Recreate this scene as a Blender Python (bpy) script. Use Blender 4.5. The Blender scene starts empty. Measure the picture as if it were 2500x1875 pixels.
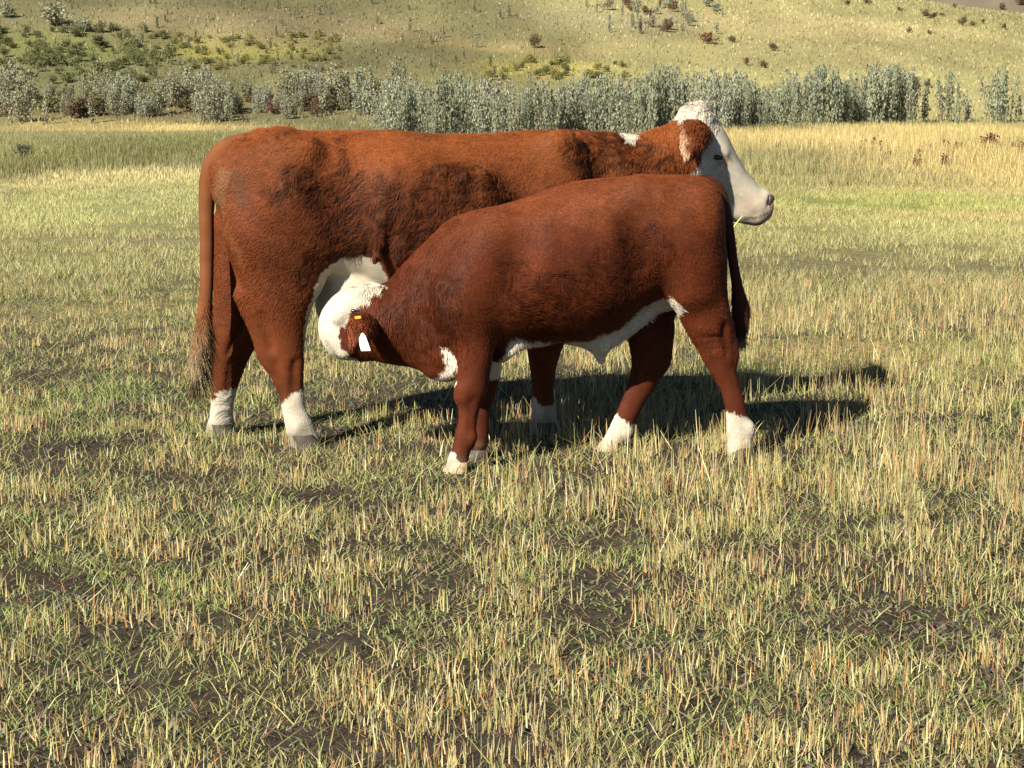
import bpy, math, random
import numpy as np

# ------------------------------------------------------------------ camera, light, exposure
scene = bpy.context.scene
COL = scene.collection
F = 4528.0                 # focal length in pixels of the 2500 px wide photograph
PITCH = math.atan(691.5 / F)
CAMZ = 1.5

cam_d = bpy.data.cameras.new('camera')
cam_d.sensor_width = 36.0
cam_d.lens = 36.0 * F / 2500.0
cam_d.clip_start = 0.1
cam_d.clip_end = 6000.0
cam = bpy.data.objects.new('camera', cam_d)
COL.objects.link(cam)
cam.location = (0, 0, CAMZ)
cam.rotation_euler = (math.pi / 2 - PITCH, 0, 0)
scene.camera = cam

SUN_EL, SUN_AZ = math.radians(35.0), math.radians(35.0)     # sun behind the camera, to its left
world = bpy.data.worlds.new('World')
scene.world = world
world.use_nodes = True
wn = world.node_tree.nodes
sky = wn.new('ShaderNodeTexSky')
sky.sky_type = 'NISHITA'
sky.sun_disc = False
sky.sun_elevation = SUN_EL
sky.sun_rotation = math.pi + SUN_AZ
bg = wn['Background']
sky.altitude = 1200.0
sky.air_density = 0.6
sky.dust_density = 0.4
bg.inputs['Strength'].default_value = 0.05
world.node_tree.links.new(sky.outputs[0], bg.inputs['Color'])

sun_d = bpy.data.lights.new('sun', 'SUN')
sun_d.energy = 5.0
sun_d.angle = math.radians(0.5)
sun_d.color = (1.0, 0.93, 0.80)
sun = bpy.data.objects.new('sun', sun_d)
COL.objects.link(sun)
sun.location = (-6, -8, 12)
sun.rotation_euler = (math.pi / 2 - SUN_EL, 0, -SUN_AZ)

scene.view_settings.view_transform = 'Standard'
scene.view_settings.look = 'None'
scene.view_settings.exposure = 1.2
scene.view_settings.gamma = 1.0
scene.view_settings.use_curve_mapping = False

rng = np.random.default_rng(7)
random.seed(7)


# ------------------------------------------------------------------ helpers
def ray(u, v):
    cx, cy = (u - 1250.0) / F, (937.5 - v) / F
    c, s = math.cos(PITCH), math.sin(PITCH)
    return np.array([cx, c + cy * s, -s + cy * c])


_LAT = {}


def vnoise(p, seed=0):
    """smooth value noise in -1..1 on an (n,3) array"""
    if seed not in _LAT:
        _LAT[seed] = np.random.default_rng(1000 + seed).uniform(-1, 1, (32, 32, 32)).astype(np.float32)
    L = _LAT[seed]
    p = np.asarray(p, dtype=np.float64)
    i = np.floor(p).astype(np.int64)
    f = p - i
    f = f * f * (3 - 2 * f)
    out = 0
    for a in (0, 1):
        wa = f[:, 0] if a else 1 - f[:, 0]
        for b in (0, 1):
            wb = f[:, 1] if b else 1 - f[:, 1]
            for c in (0, 1):
                wc = f[:, 2] if c else 1 - f[:, 2]
                out = out + wa * wb * wc * L[(i[:, 0] + a) & 31, (i[:, 1] + b) & 31, (i[:, 2] + c) & 31]
    return out


def n2(x, y, fx, seed, fy=None):
    x = np.asarray(x, dtype=float).ravel()
    y = np.asarray(y, dtype=float).ravel()
    return vnoise(np.stack([x * fx, y * (fy or fx), np.full_like(x, 3.3)], 1), seed)


def sstep(a, b, x):
    t = np.clip((x - a) / (b - a), 0, 1)
    return t * t * (3 - 2 * t)


def mesh_np(name, verts, faces, k, cols=None, mat=None, smooth=False):
    """verts (n,3), faces (m,k) all of k corners, cols per vertex"""
    me = bpy.data.meshes.new(name)
    verts = np.ascontiguousarray(verts, dtype=np.float32)
    faces = np.ascontiguousarray(faces, dtype=np.int32)
    me.vertices.add(len(verts))
    me.vertices.foreach_set('co', verts.ravel())
    me.loops.add(faces.size)
    me.loops.foreach_set('vertex_index', faces.ravel())
    me.polygons.add(len(faces))
    me.polygons.foreach_set('loop_start', np.arange(0, faces.size, k, dtype=np.int32))
    me.update(calc_edges=True)
    if smooth:
        me.polygons.foreach_set('use_smooth', np.ones(len(faces), dtype=bool))
    if cols is not None:
        a = me.attributes.new('col', 'FLOAT_COLOR', 'POINT')
        c4 = np.ones((len(verts), 4), dtype=np.float32)
        c4[:, :3] = cols
        a.data.foreach_set('color', c4.ravel())
    if mat:
        me.materials.append(mat)
    me.validate()
    return me


def add(name, me, parent=None, **props):
    o = bpy.data.objects.new(name, me)
    COL.objects.link(o)
    if parent:
        o.parent = parent
    for k, v in props.items():
        o[k] = v
    return o


def empty(name, loc, rz=0.0, **props):
    o = bpy.data.objects.new(name, None)
    COL.objects.link(o)
    o.location = loc
    o.rotation_euler = (0, 0, rz)
    o.empty_display_size = 0.2
    for k, v in props.items():
        o[k] = v
    return o


def new_mat(name):
    m = bpy.data.materials.new(name)
    m.use_nodes = True
    nt = m.node_tree
    return m, nt, nt.nodes['Principled BSDF'], nt.nodes['Material Output']


def plain_mat(name, col, rough=0.6, spec=0.4, noise=0.25, scale=60.0, bump=0.0):
    m, nt, b, out = new_mat(name)
    tc = nt.nodes.new('ShaderNodeTexCoord')
    nz = nt.nodes.new('ShaderNodeTexNoise')
    nz.inputs['Scale'].default_value = scale
    nt.links.new(tc.outputs['Object'], nz.inputs['Vector'])
    mx = nt.nodes.new('ShaderNodeMix')
    mx.data_type = 'RGBA'
    mx.inputs[6].default_value = (*[c * (1 - noise) for c in col], 1)
    mx.inputs[7].default_value = (*[min(1, c * (1 + noise)) for c in col], 1)
    nt.links.new(nz.outputs['Fac'], mx.inputs[0])
    nt.links.new(mx.outputs[2], b.inputs['Base Color'])
    b.inputs['Roughness'].default_value = rough
    b.inputs['Specular IOR Level'].default_value = spec
    if bump:
        bp = nt.nodes.new('ShaderNodeBump')
        bp.inputs['Strength'].default_value = bump
        bp.inputs['Distance'].default_value = 0.005
        nt.links.new(nz.outputs['Fac'], bp.inputs['Height'])
        nt.links.new(bp.outputs[0], b.inputs['Normal'])
    return m


def blade_mat(name, transl=0.3, rough=0.55, tint=False):
    """vegetation: colour attribute, some light passing through the blade"""
    m, nt, b, out = new_mat(name)
    at = nt.nodes.new('ShaderNodeAttribute')
    at.attribute_name = 'col'
    src = at.outputs['Color']
    if tint:
        oi = nt.nodes.new('ShaderNodeObjectInfo')
        mx = nt.nodes.new('ShaderNodeMix')
        mx.data_type = 'RGBA'
        mx.blend_type = 'MULTIPLY'
        mx.inputs[0].default_value = 1.0
        nt.links.new(src, mx.inputs[6])
        nt.links.new(oi.outputs['Color'], mx.inputs[7])
        src = mx.outputs[2]
    nt.links.new(src, b.inputs['Base Color'])
    b.inputs['Roughness'].default_value = rough
    b.inputs['Specular IOR Level'].default_value = 0.25
    tr = nt.nodes.new('ShaderNodeBsdfTranslucent')
    nt.links.new(src, tr.inputs['Color'])
    ms = nt.nodes.new('ShaderNodeMixShader')
    ms.inputs[0].default_value = transl
    nt.links.new(b.outputs[0], ms.inputs[1])
    nt.links.new(tr.outputs[0], ms.inputs[2])
    nt.links.new(ms.outputs[0], out.inputs['Surface'])
    return m


# ------------------------------------------------------------------ terrain
def H(x, y):
    x = np.asarray(x, dtype=float)
    y = np.asarray(y, dtype=float)
    sh = x.shape
    x = x.ravel()
    y = y.ravel()
    z = 0.018 * n2(x, y, 1.1, 1) + 0.012 * n2(x, y, 3.1, 2)
    z = z * sstep(1.0, 3.0, np.abs(y) + 1) + 0.10 * sstep(14, 40, y) * n2(x, y, 0.09, 3)
    # the bank on which the shrubs stand, then the hill side
    crest = np.clip(19.3 - 0.147 * x, 2.0, 32.0)
    rise = np.clip((y - 88.0) / 130.0, 0, 1)
    bulge = np.where(y > 88, crest * (0.35 * rise + 0.65 * rise * rise * (3 - 2 * rise)), 0)
    fall = np.clip((y - 225.0) / 150.0, 0, 1)
    z = z + bulge * (1 - 0.55 * fall * fall * (3 - 2 * fall))
    z = z + 0.5 * sstep(95, 150, y) * n2(x, y, 0.035, 4) + 0.22 * sstep(90, 130, y) * n2(x, y, 0.12, 5)
    # the farther hill
    far = np.clip((y - 330.0) / 500.0, 0, 1)
    z = z + 95.0 * far * far * (3 - 2 * far) * (1 + 0.2 * n2(x, y, 0.006, 6))
    return z.reshape(sh)


def hit(u, v):
    """the ground point seen at a place of the photograph"""
    d = ray(u, v)
    t = np.concatenate([np.linspace(2, 60, 1200), np.linspace(60, 1400, 9000)])
    px, py, pz = d[0] * t, d[1] * t, CAMZ + d[2] * t
    below = pz < H(px, py)
    i = int(np.argmax(below)) if below.any() else len(t) - 1
    return np.array([px[i], py[i], float(H(px[i:i + 1], py[i:i + 1])[0])]), t[i]


# ground colours: (colour of what grows there), with patches that have a place of their own
def lin(r, g, b):
    return np.array([((c / 255) / 12.92 if c < 10 else ((c / 255 + .055) / 1.055) ** 2.4) for c in (r, g, b)])


PATCH = []


def patch(u, v, ru, rv, col, amt=1.0):
    p, t = hit(u, v)
    q0, _ = hit(u, v + rv)
    q1, _ = hit(u, v - rv)
    PATCH.append((p[0], p[1], max(0.5, ru * t / F), max(0.8, abs(q1[1] - q0[1]) / 2), np.array(col), amt))


GOLD = (0.38, 0.305, 0.13)
patch(2250, 400, 560, 75, GOLD, 1.0)
patch(2350, 340, 500, 20, (0.40, 0.32, 0.13), 1.0)
patch(2250, 490, 420, 22, (0.23, 0.26, 0.075), 0.8)
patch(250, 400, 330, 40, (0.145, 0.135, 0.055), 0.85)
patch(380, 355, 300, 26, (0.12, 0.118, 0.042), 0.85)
patch(350, 318, 420, 12, (0.40, 0.32, 0.13), 0.95)
patch(330, 440, 260, 20, (0.46, 0.40, 0.19), 0.7)
patch(240, 500, 330, 45, (0.29, 0.30, 0.125), 0.8)
patch(300, 590, 250, 14, (0.20, 0.17, 0.12), 0.45)
patch(560, 120, 230, 34, (0.25, 0.235, 0.065), 0.8)
patch(250, 200, 420, 50, (0.13, 0.135, 0.06), 0.7)
patch(800, 190, 400, 26, (0.18, 0.17, 0.075), 0.6)
patch(160, 130, 230, 40, (0.16, 0.17, 0.06), 0.85)
patch(640, 60, 400, 40, (0.27, 0.22, 0.12), 0.6)
patch(450, 270, 420, 24, (0.15, 0.12, 0.06), 0.75)
patch(1350, 165, 190, 26, (0.32, 0.27, 0.075), 0.75)
patch(1520, 45, 230, 28, (0.26, 0.23, 0.14), 0.6)
patch(2050, 130, 420, 22, (0.32, 0.28, 0.135), 0.6)
patch(2050, 60, 330, 30, (0.33, 0.28, 0.14), 0.6)
patch(2150, 650, 420, 30, (0.20, 0.165, 0.105), 0.25)
patch(2250, 560, 320, 22, (0.27, 0.26, 0.11), 0.6)
patch(1900, 760, 300, 25, (0.21, 0.19, 0.09), 0.5)
patch(2250, 860, 400, 40, (0.36, 0.29, 0.11), 0.6)
patch(250, 760, 300, 40, (0.25, 0.22, 0.10), 0.5)
patch(200, 660, 330, 22, (0.22, 0.23, 0.09), 0.5)
patch(1250, 118, 240, 16, (0.30, 0.24, 0.11), 0.6)
patch(1850, 185, 500, 16, (0.33, 0.31, 0.13), 0.6)


def zone(x, y):
    """albedo of the ground cover"""
    x = np.asarray(x, dtype=float).ravel()
    y = np.asarray(y, dtype=float).ravel()
    c = np.empty((len(x), 3))
    near = np.array([0.042, 0.034, 0.026])
    mid = np.array([0.19, 0.18, 0.08])
    hill = np.array([0.25, 0.228, 0.104])
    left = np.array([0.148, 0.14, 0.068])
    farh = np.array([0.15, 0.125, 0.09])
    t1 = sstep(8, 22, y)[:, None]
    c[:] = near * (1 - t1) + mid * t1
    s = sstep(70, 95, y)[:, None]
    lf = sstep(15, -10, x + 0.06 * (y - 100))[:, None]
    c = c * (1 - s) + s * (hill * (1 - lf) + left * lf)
    s = sstep(290, 330, y)[:, None]
    c = c * (1 - s) + s * farh
    wob = n2(x, y, 0.12, 21) * 0.45 + n2(x, y, 0.5, 22) * 0.3
    for px, py, rx, ry, col, amt in PATCH:
        d = np.sqrt(((x - px) / rx) ** 2 + ((y - py) / ry) ** 2) + wob
        w = (amt * sstep(1.5, 0.35, d))[:, None]
        c = c * (1 - w) + w * col
    far_ = sstep(60, 120, y)
    m = 1 + (0.16 + 0.1 * far_) * n2(x, y, 0.05, 23, 0.03) + (0.14 + 0.12 * far_) * n2(x, y, 0.3, 24, 0.10) + 0.08 * n2(x, y, 1.3, 25)
    return np.clip(c * m[:, None], 0.01, 0.8)


gy = np.concatenate([np.linspace(-25, 2, 28), np.linspace(2.2, 14, 140), np.linspace(14.3, 40, 100),
                     np.linspace(40.6, 110, 120), np.linspace(111, 330, 190), np.linspace(334, 1600, 110)])
gs = np.linspace(-1, 1, 221)
GX = np.array([np.sign(gs) * (np.abs(gs) ** 1.25) * (9 + 0.62 * max(0, yy)) for yy in gy])
GY = np.repeat(gy[:, None], len(gs), 1)
GZ = H(GX, GY)
nr, nc = GX.shape
idx = np.arange(nr * nc).reshape(nr, nc)
gf = np.stack([idx[:-1, :-1], idx[:-1, 1:], idx[1:, 1:], idx[1:, :-1]], -1).reshape(-1, 4)

gm, nt, b, out = new_mat('soil_and_litter')
at = nt.nodes.new('ShaderNodeAttribute')
at.attribute_name = 'col'
tc = nt.nodes.new('ShaderNodeTexCoord')
nz = nt.nodes.new('ShaderNodeTexNoise')
nz.inputs['Scale'].default_value = 9.0
nz.inputs['Detail'].default_value = 12.0
nz.inputs['Roughness'].default_value = 0.7
nt.links.new(tc.outputs['Object'], nz.inputs['Vector'])
cr = nt.nodes.new('ShaderNodeValToRGB')
cr.color_ramp.elements[0].position = 0.3
cr.color_ramp.elements[0].color = (0.45, 0.42, 0.42, 1)
cr.color_ramp.elements[1].position = 0.72
cr.color_ramp.elements[1].color = (1.45, 1.42, 1.35, 1)
nt.links.new(nz.outputs['Fac'], cr.inputs[0])
mx = nt.nodes.new('ShaderNodeMix')
mx.data_type = 'RGBA'
mx.blend_type = 'MULTIPLY'
mx.inputs[0].default_value = 1
nt.links.new(at.outputs['Color'], mx.inputs[6])
nt.links.new(cr.outputs[0], mx.inputs[7])
nt.links.new(mx.outputs[2], b.inputs['Base Color'])
b.inputs['Roughness'].default_value = 0.95
b.inputs['Specular IOR Level'].default_value = 0.1
bp = nt.nodes.new('ShaderNodeBump')
bp.inputs['Strength'].default_value = 0.8
bp.inputs['Distance'].default_value = 0.03
nt.links.new(nz.outputs['Fac'], bp.inputs['Height'])
nt.links.new(bp.outputs[0], b.inputs['Normal'])
gv = np.stack([GX.ravel(), GY.ravel(), GZ.ravel()], 1)
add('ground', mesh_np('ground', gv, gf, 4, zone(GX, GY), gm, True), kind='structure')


# ------------------------------------------------------------------ shrubs
leaf_mat = blade_mat('shrub_leaf', 0.32, 0.6, tint=True)
stem_mat = plain_mat('shrub_bark', (0.15, 0.12, 0.09), 0.9, 0.1, 0.4, 20)


def shrub_variant(kind, seed, nleaf):
    r = np.random.default_rng(seed)
    tips, P0, P1 = [], [], []
    if kind == 'upright':
        ns = 11
    elif kind == 'spire':
        ns = 5
    else:
        ns = 13
    SV, SF = [], []
    pts = []
    for s in range(ns):
        a = r.uniform(0, 2 * math.pi)
        if kind == 'upright':
            h = r.uniform(0.55, 1.0)
            rad = r.uniform(0.03, 0.42)
            base = np.array([math.cos(a), math.sin(a), 0]) * rad * 0.7
            tip = np.array([math.cos(a) * rad * 1.15, math.sin(a) * rad * 1.15, h])
        elif kind == 'spire':
            h = r.uniform(0.5, 1.0)
            rad = r.uniform(0.01, 0.13)
            base = np.array([math.cos(a), math.sin(a), 0]) * rad * 0.4
            tip = np.array([math.cos(a) * rad, math.sin(a) * rad, h])
        else:
            h = r.uniform(0.45, 1.0)
            rad = r.uniform(0.1, 0.8) * math.sqrt(1.15 - h)
            base = np.array([math.cos(a), math.sin(a), 0]) * rad * 0.25
            tip = np.array([math.cos(a) * rad, math.sin(a) * rad, h * 0.95])
        mid = (base + tip) / 2 + r.normal(0, 0.03, 3)
        path = [base, mid, tip]
        for j, (pp, w) in enumerate(zip(path, (0.013, 0.009, 0.003))):
            for k in range(3):
                SV.append(pp + np.array([math.cos(k * 2.09), math.sin(k * 2.09), 0]) * w)
        o = len(SV) - 9
        for j in (0, 1):
            for k in range(3):
                SF.append((o + j * 3 + k, o + j * 3 + (k + 1) % 3, o + j * 3 + 3 + (k + 1) % 3, o + j * 3 + 3 + k))
        pts.append(path)
    LV, LC = [], []
    per = nleaf // ns
    size = {'upright': 0.052, 'spire': 0.06, 'mound': 0.075}[kind]
    for path in pts:
        tt = r.uniform(0.08 if kind != 'mound' else 0.3, 1.02, per) ** 0.8
        for t in tt:
            c = path[0] * (1 - t) ** 2 + 2 * path[1] * t * (1 - t) + path[2] * t * t
            spread = (0.085 if kind == 'upright' else 0.05 if kind == 'spire' else 0.13) * (1.15 - 0.75 * t)
            c = c + r.normal(0, spread, 3) * np.array([1, 1, 0.6])
            c[2] = max(c[2], 0.02)
            L = size * r.uniform(0.6, 1.5)
            d = r.normal(0, 1, 3) + np.array([0, 0, 0.9 if kind != 'mound' else 0.3])
            d /= np.linalg.norm(d)
            sd = np.cross(d, r.normal(0, 1, 3))
            sd /= np.linalg.norm(sd) + 1e-6
            w = L * 0.42
            LV += [c - d * L * 0.5, c + sd * w, c + d * L * 0.5, c - sd * w]
            v = r.uniform(0.74, 1.14)
            LC += [np.array([v * r.uniform(.95, 1.06), v, v * r.uniform(.88, 1.08)])] * 4
    nL = len(LV) // 4
    lm = mesh_np('foliage', np.array(LV), np.arange(nL * 4).reshape(-1, 4), 4, np.array(LC), leaf_mat)
    sm = mesh_np('stems', np.array(SV), np.array(SF), 4, None, stem_mat)
    return lm, sm


VAR = {
    'upright': [shrub_variant('upright', 10 + i, 1150) for i in range(6)],
    'spire': [shrub_variant('spire', 30 + i, 260) for i in range(5)],
    'mound': [shrub_variant('mound', 50 + i, 700) for i in range(5)],
}
SILVER = (0.29, 0.30, 0.205)
SILVER2 = (0.225, 0.245, 0.16)
PALE = (0.27, 0.27, 0.175)
DKGREEN = (0.15, 0.155, 0.068)
YGREEN = (0.24, 0.225, 0.075)
BROWN = (0.15, 0.105, 0.055)
RUST = (0.22, 0.115, 0.06)
RED = (0.135, 0.075, 0.055)


def shrub(kind, u, v, hpx, col, label, cat='shrub', group=None, name=None, wide=1.0, parts=True):
    p, t = hit(u, v)
    h = hpx * t / F
    fm, sm = random.choice(VAR[kind])
    rz = random.uniform(0, 6.28)
    nm = name or {'upright': 'silver_shrub', 'spire': 'sagebrush', 'mound': 'low_shrub'}[kind]
    k = random.uniform(0.86, 1.14)
    c = (col[0] * k, col[1] * k, col[2] * k * random.uniform(.94, 1.06), 1)
    if parts:
        root = empty(nm, (p[0], p[1], p[2] - 0.03), rz, label=label, category=cat)
        f = add('foliage', fm, root)
        f.color = c
        add('stems', sm, root)
    else:
        root = add(nm, fm, None, label=label, category=cat)
        root.location = (p[0], p[1], p[2] - 0.03)
        root.rotation_euler = (0, 0, rz)
        root.color = c
    root.scale = (h * wide, h * wide, h)
    if group:
        root['group'] = group
    return root


def tone(c):
    return {SILVER: 'silvery green', SILVER2: 'darker grey green', PALE: 'pale silvery', RED: 'dark reddish', BROWN: 'dark brown',
            DKGREEN: 'dark green', YGREEN: 'yellow green'}.get(c, 'olive brown')


def rowplace(u, h):
    p = ("behind the cow's rump" if u < 1020 else "behind the cow's back" if u < 1250 else "behind the cow's shoulders" if u < 1450
         else "behind the cow's neck" if u < 1650 else "behind the cow's head" if u < 1790 else "just right of the cow's head" if u < 1950
         else 'near its right end')
    return p + (', tall' if h > 150 else ', short' if h < 118 else '')


def leftplace(u, h, big):
    p = ('at the left edge' if u < 130 else 'left of the cow' if u < 470 else "above the cow's rump" if u < 680 else "above the cow's loin" if u < 850
         else 'next to the dense silvery row')
    return p + (', tall' if h > big else '')


# dense silvery row from behind the cow's back to behind its head
G = 'silvery shrubs in the dense row along the field edge'
for i in range(108):
    u = 932 + (2222 - 932) * (i + random.uniform(-.7, .7)) / 107
    base = 336 - 30 * max(0, u - 1780) / 440 + random.uniform(-10, 4)
    top = 203 - (16 if u > 1400 else -4) + random.uniform(-28, 28) + 8 * math.sin(u * .031) + 10 * math.sin(u * .013 + 2)
    SL = SILVER if random.random() < .6 else SILVER2
    shrub('upright', u, base, base - top, SL,
          tone(SL) + ' upright shrub in the row ' + rowplace(u, base - top), group=G, wide=random.uniform(.40, .62))
shrub('upright', 2186, 306, 152, SILVER2, 'tall spiky grey green shrub rising near the right end of the dense row', wide=.55)
shrub('spire', 2255, 302, 108, PALE, 'thin pale shrub standing in the gap just right of the dense row', wide=.9)
shrub('upright', 2318, 302, 126, SILVER2, 'grey green shrub standing apart, left of the big one at right', wide=.6)
shrub('spire', 2362, 300, 82, SILVER, 'small thin shrub close to the right side of a taller grey green shrub', wide=.9)
shrub('upright', 2438, 302, 146, SILVER2, 'tall bushy grey green shrub standing alone near right edge of field', wide=.66)
shrub('spire', 2485, 300, 70, SILVER, 'short silvery shrub beside the tall lone one at the right edge', wide=1.1)

# left stand: paler sage over dark reddish undergrowth
G = 'pale sagebrush stand at the foot of the hill, left'
for i in range(92):
    u = random.uniform(-60, 1020)
    base = 292 - 8 * math.sin(u * .008) - random.uniform(0, 62) + (18 if u < 230 else 0)
    kd = 'upright' if random.random() < .55 else 'spire'
    hp, SL = random.uniform(45, 108), random.choice([PALE, PALE, SILVER])
    shrub(kd, u, base, hp, SL, tone(SL) + (' bushy' if kd == 'upright' else ' thin') + ' sagebrush at the hill foot, ' + leftplace(u, hp, 88),
          group=G, name='sagebrush', wide=random.uniform(.55, .95))
G = 'dark undergrowth shrubs at the foot of the hill'
for i in range(64):
    u = -40 + i * 16.5 + random.uniform(-15, 15)
    SL = random.choice([RED, BROWN, DKGREEN, (0.15, 0.13, 0.06)])
    shrub('mound', u, 291 - random.uniform(0, 60), random.uniform(30, 58), SL, 'low ' + tone(SL) + ' shrub beneath the pale sagebrush, ' + leftplace(u, 0, 9), group=G, wide=random.uniform(.8, 1.4), name='low_shrub')
G = 'green low shrubs on the slope at upper left'
for i in range(110):
    u, v = random.uniform(-60, 420), random.uniform(75, 205)
    SL = random.choice([DKGREEN, (0.17, 0.18, 0.075), (0.21, 0.215, 0.10), (0.15, 0.15, 0.06)])
    shrub('mound', u, v, random.uniform(16, 38), SL, 'low ' + tone(SL) + ' shrub in the thicket at upper left, ' + ('upper ' if v < 135 else 'lower ')
          + ('left part' if u < 90 else 'middle' if u < 250 else 'right part'), group=G,
          wide=random.uniform(.9, 1.5), parts=False)
G = 'yellow green low shrubs on the slope above the sagebrush'
for i in range(120):
    u, v = random.uniform(360, 830), random.uniform(86, 176)
    SL = random.choice([YGREEN, (0.25, 0.23, 0.075), (0.21, 0.20, 0.07)])
    shrub('mound', u, v, random.uniform(9, 22), SL, 'low ' + tone(SL) + ' shrub in the yellow green patch on the slope, ' + ('upper ' if v < 130 else 'lower ')
          + ('left part' if u < 500 else 'middle' if u < 670 else 'right part'), group=G,
          wide=random.uniform(1.0, 1.6), parts=False)
G = 'yellow green low shrubs behind the silvery row'
for i in range(34):
    u, v = random.uniform(1190, 1540), random.uniform(150, 200)
    shrub('mound', u, v, random.uniform(14, 28), YGREEN if i % 4 else DKGREEN, 'low yellow green shrub behind the middle of the silvery row',
          group=G, wide=random.uniform(1.0, 1.5), parts=False)
G = 'small sage plants scattered on the brown slope'
for i in range(80):
    u, v = random.uniform(330, 1250), random.uniform(0, 190)
    shrub('spire', u, v, random.uniform(14, 38), random.choice([PALE, (0.22, 0.19, 0.12), (0.2, 0.18, 0.10)]),
          'small pale sage plant scattered on the brown slope', group=G, wide=random.uniform(.8, 1.3), parts=False)
G = 'grey sage patch high on the hill'
for i in range(40):
    u, v = random.gauss(1580, 75), random.uniform(5, 85)
    shrub('spire' if i % 3 else 'mound', u, v, random.uniform(22, 42), random.choice([(0.26, 0.24, 0.17), SILVER, BROWN]),
          'greyish sage plant in the patch high on the hill, above centre right', group=G, wide=random.uniform(.8, 1.2), parts=False)
shrub('mound', 135, 62, 62, PALE, 'big pale silvery bush at the upper left corner of the slope', wide=1.5)
shrub('mound', 205, 78, 44, PALE, 'smaller pale bush just right of the big pale bush at upper left', wide=1.3)
shrub('mound', 15, 42, 46, SILVER, 'pale bush cut by the left edge, high on the slope', wide=1.2)
shrub('mound', 1305, 118, 42, BROWN, 'dark brown round bush alone on the open slope above the cow', wide=.85)
shrub('mound', 1730, 108, 34, RUST, 'wide rusty brown bush low on the slope above the cow head', wide=1.5)
shrub('mound', 1788, 104, 20, BROWN, 'small brown bush touching the right side of a wide rusty bush', wide=1.1)
shrub('mound', 1890, 124, 26, BROWN, 'small brown bush on the open hill right of the wide rusty bush', wide=.9)
shrub('mound', 1625, 78, 30, BROWN, 'dark bush at the lower edge of the grey sage patch', wide=1.1)
shrub('mound', 1540, 26, 28, BROWN, 'dark bush at the top of the grey sage patch', wide=.8)
shrub('mound', 1822, 160, 24, BROWN, 'brown bush peeping over the silvery row, left of a pair', wide=.8, group='pair of brown bushes behind the row')
shrub('mound', 1862, 166, 22, BROWN, 'brown bush peeping over the silvery row, right of a pair', wide=1.1, group='pair of brown bushes behind the row')
shrub('mound', 2218, 80, 17, BROWN, 'tiny round brown bush on the bare hill, left of two', wide=.9)
shrub('mound', 2272, 84, 16, BROWN, 'tiny round brown bush on the bare hill, right of two', wide=1.0)
shrub('mound', 2236, 214, 34, RUST, 'rusty bush behind the gap in the shrub row', wide=.6)
shrub('mound', 2264, 216, 28, BROWN, 'brown bush touching the rusty bush behind the gap', wide=.8)
G = 'brown bushes along the ridge at upper right'
for u, v, h, w in ((2068, 14, 20, 1), (2120, 12, 24, 1), (2198, 28, 16, 1), (2260, 44, 24, 1.3), (2278, 46, 22, 1), (2352, 62, 24, 1.2),
                   (2375, 64, 18, 1.2), (2400, 58, 14, 1), (2450, 72, 18, 1.1), (2300, 40, 12, 1.3), (2330, 20, 14, 1), (2445, 24, 20, 1), (2490, 14, 26, 1.2)):
    shrub('mound', u, v, h, BROWN, 'brown bush dotted along the ridge at upper right', group=G, wide=w, parts=False)
shrub('mound', 2420, 385, 78, RUST, 'rusty red weed clump in the golden grass at right', cat='weed', name='rusty_weed', wide=1.0)
shrub('mound', 2362, 392, 58, RUST, 'rusty weed clump left of and below the tallest rusty clump', cat='weed', name='rusty_weed', wide=1.2)
shrub('mound', 2490, 396, 60, RUST, 'rusty weed clump cut by the right edge of the picture', cat='weed', name='rusty_weed', wide=1.0)
G = 'low brown weeds scattered through the golden grass'
for i in range(16):
    shrub('spire', random.uniform(1880, 2330), random.uniform(385, 425), random.uniform(40, 60), random.choice([RUST, BROWN]),
          'low brown weed scattered in the golden grass right of the cow', cat='weed', group=G, name='brown_weed', wide=1.3, parts=False)
shrub('mound', 55, 385, 40, (0.12, 0.14, 0.09), 'dark bluish weed clump in the grass at the left edge', cat='weed', name='dark_weed', wide=1.3)

# ------------------------------------------------------------------ animals: one continuous skin each
class Frame:
    """an animal's own axes: x along its body, y across (away from the camera), z up"""
    def __init__(self, ox, oy, deg):
        a = math.radians(deg)
        self.o = np.array([ox, oy, 0.0])
        self.e = np.array([math.cos(a), math.sin(a), 0])
        self.n = np.array([-math.sin(a), math.cos(a), 0])
        self.deg = deg

    def at(self, u, v, y):
        d = ray(u, v)
        c = np.array([0, 0, CAMZ])
        t = (y - np.dot(c - self.o, self.n)) / np.dot(d, self.n)
        p = c + d * t - self.o
        return np.array([np.dot(p, self.e), y, p[2]]), t / F


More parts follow.
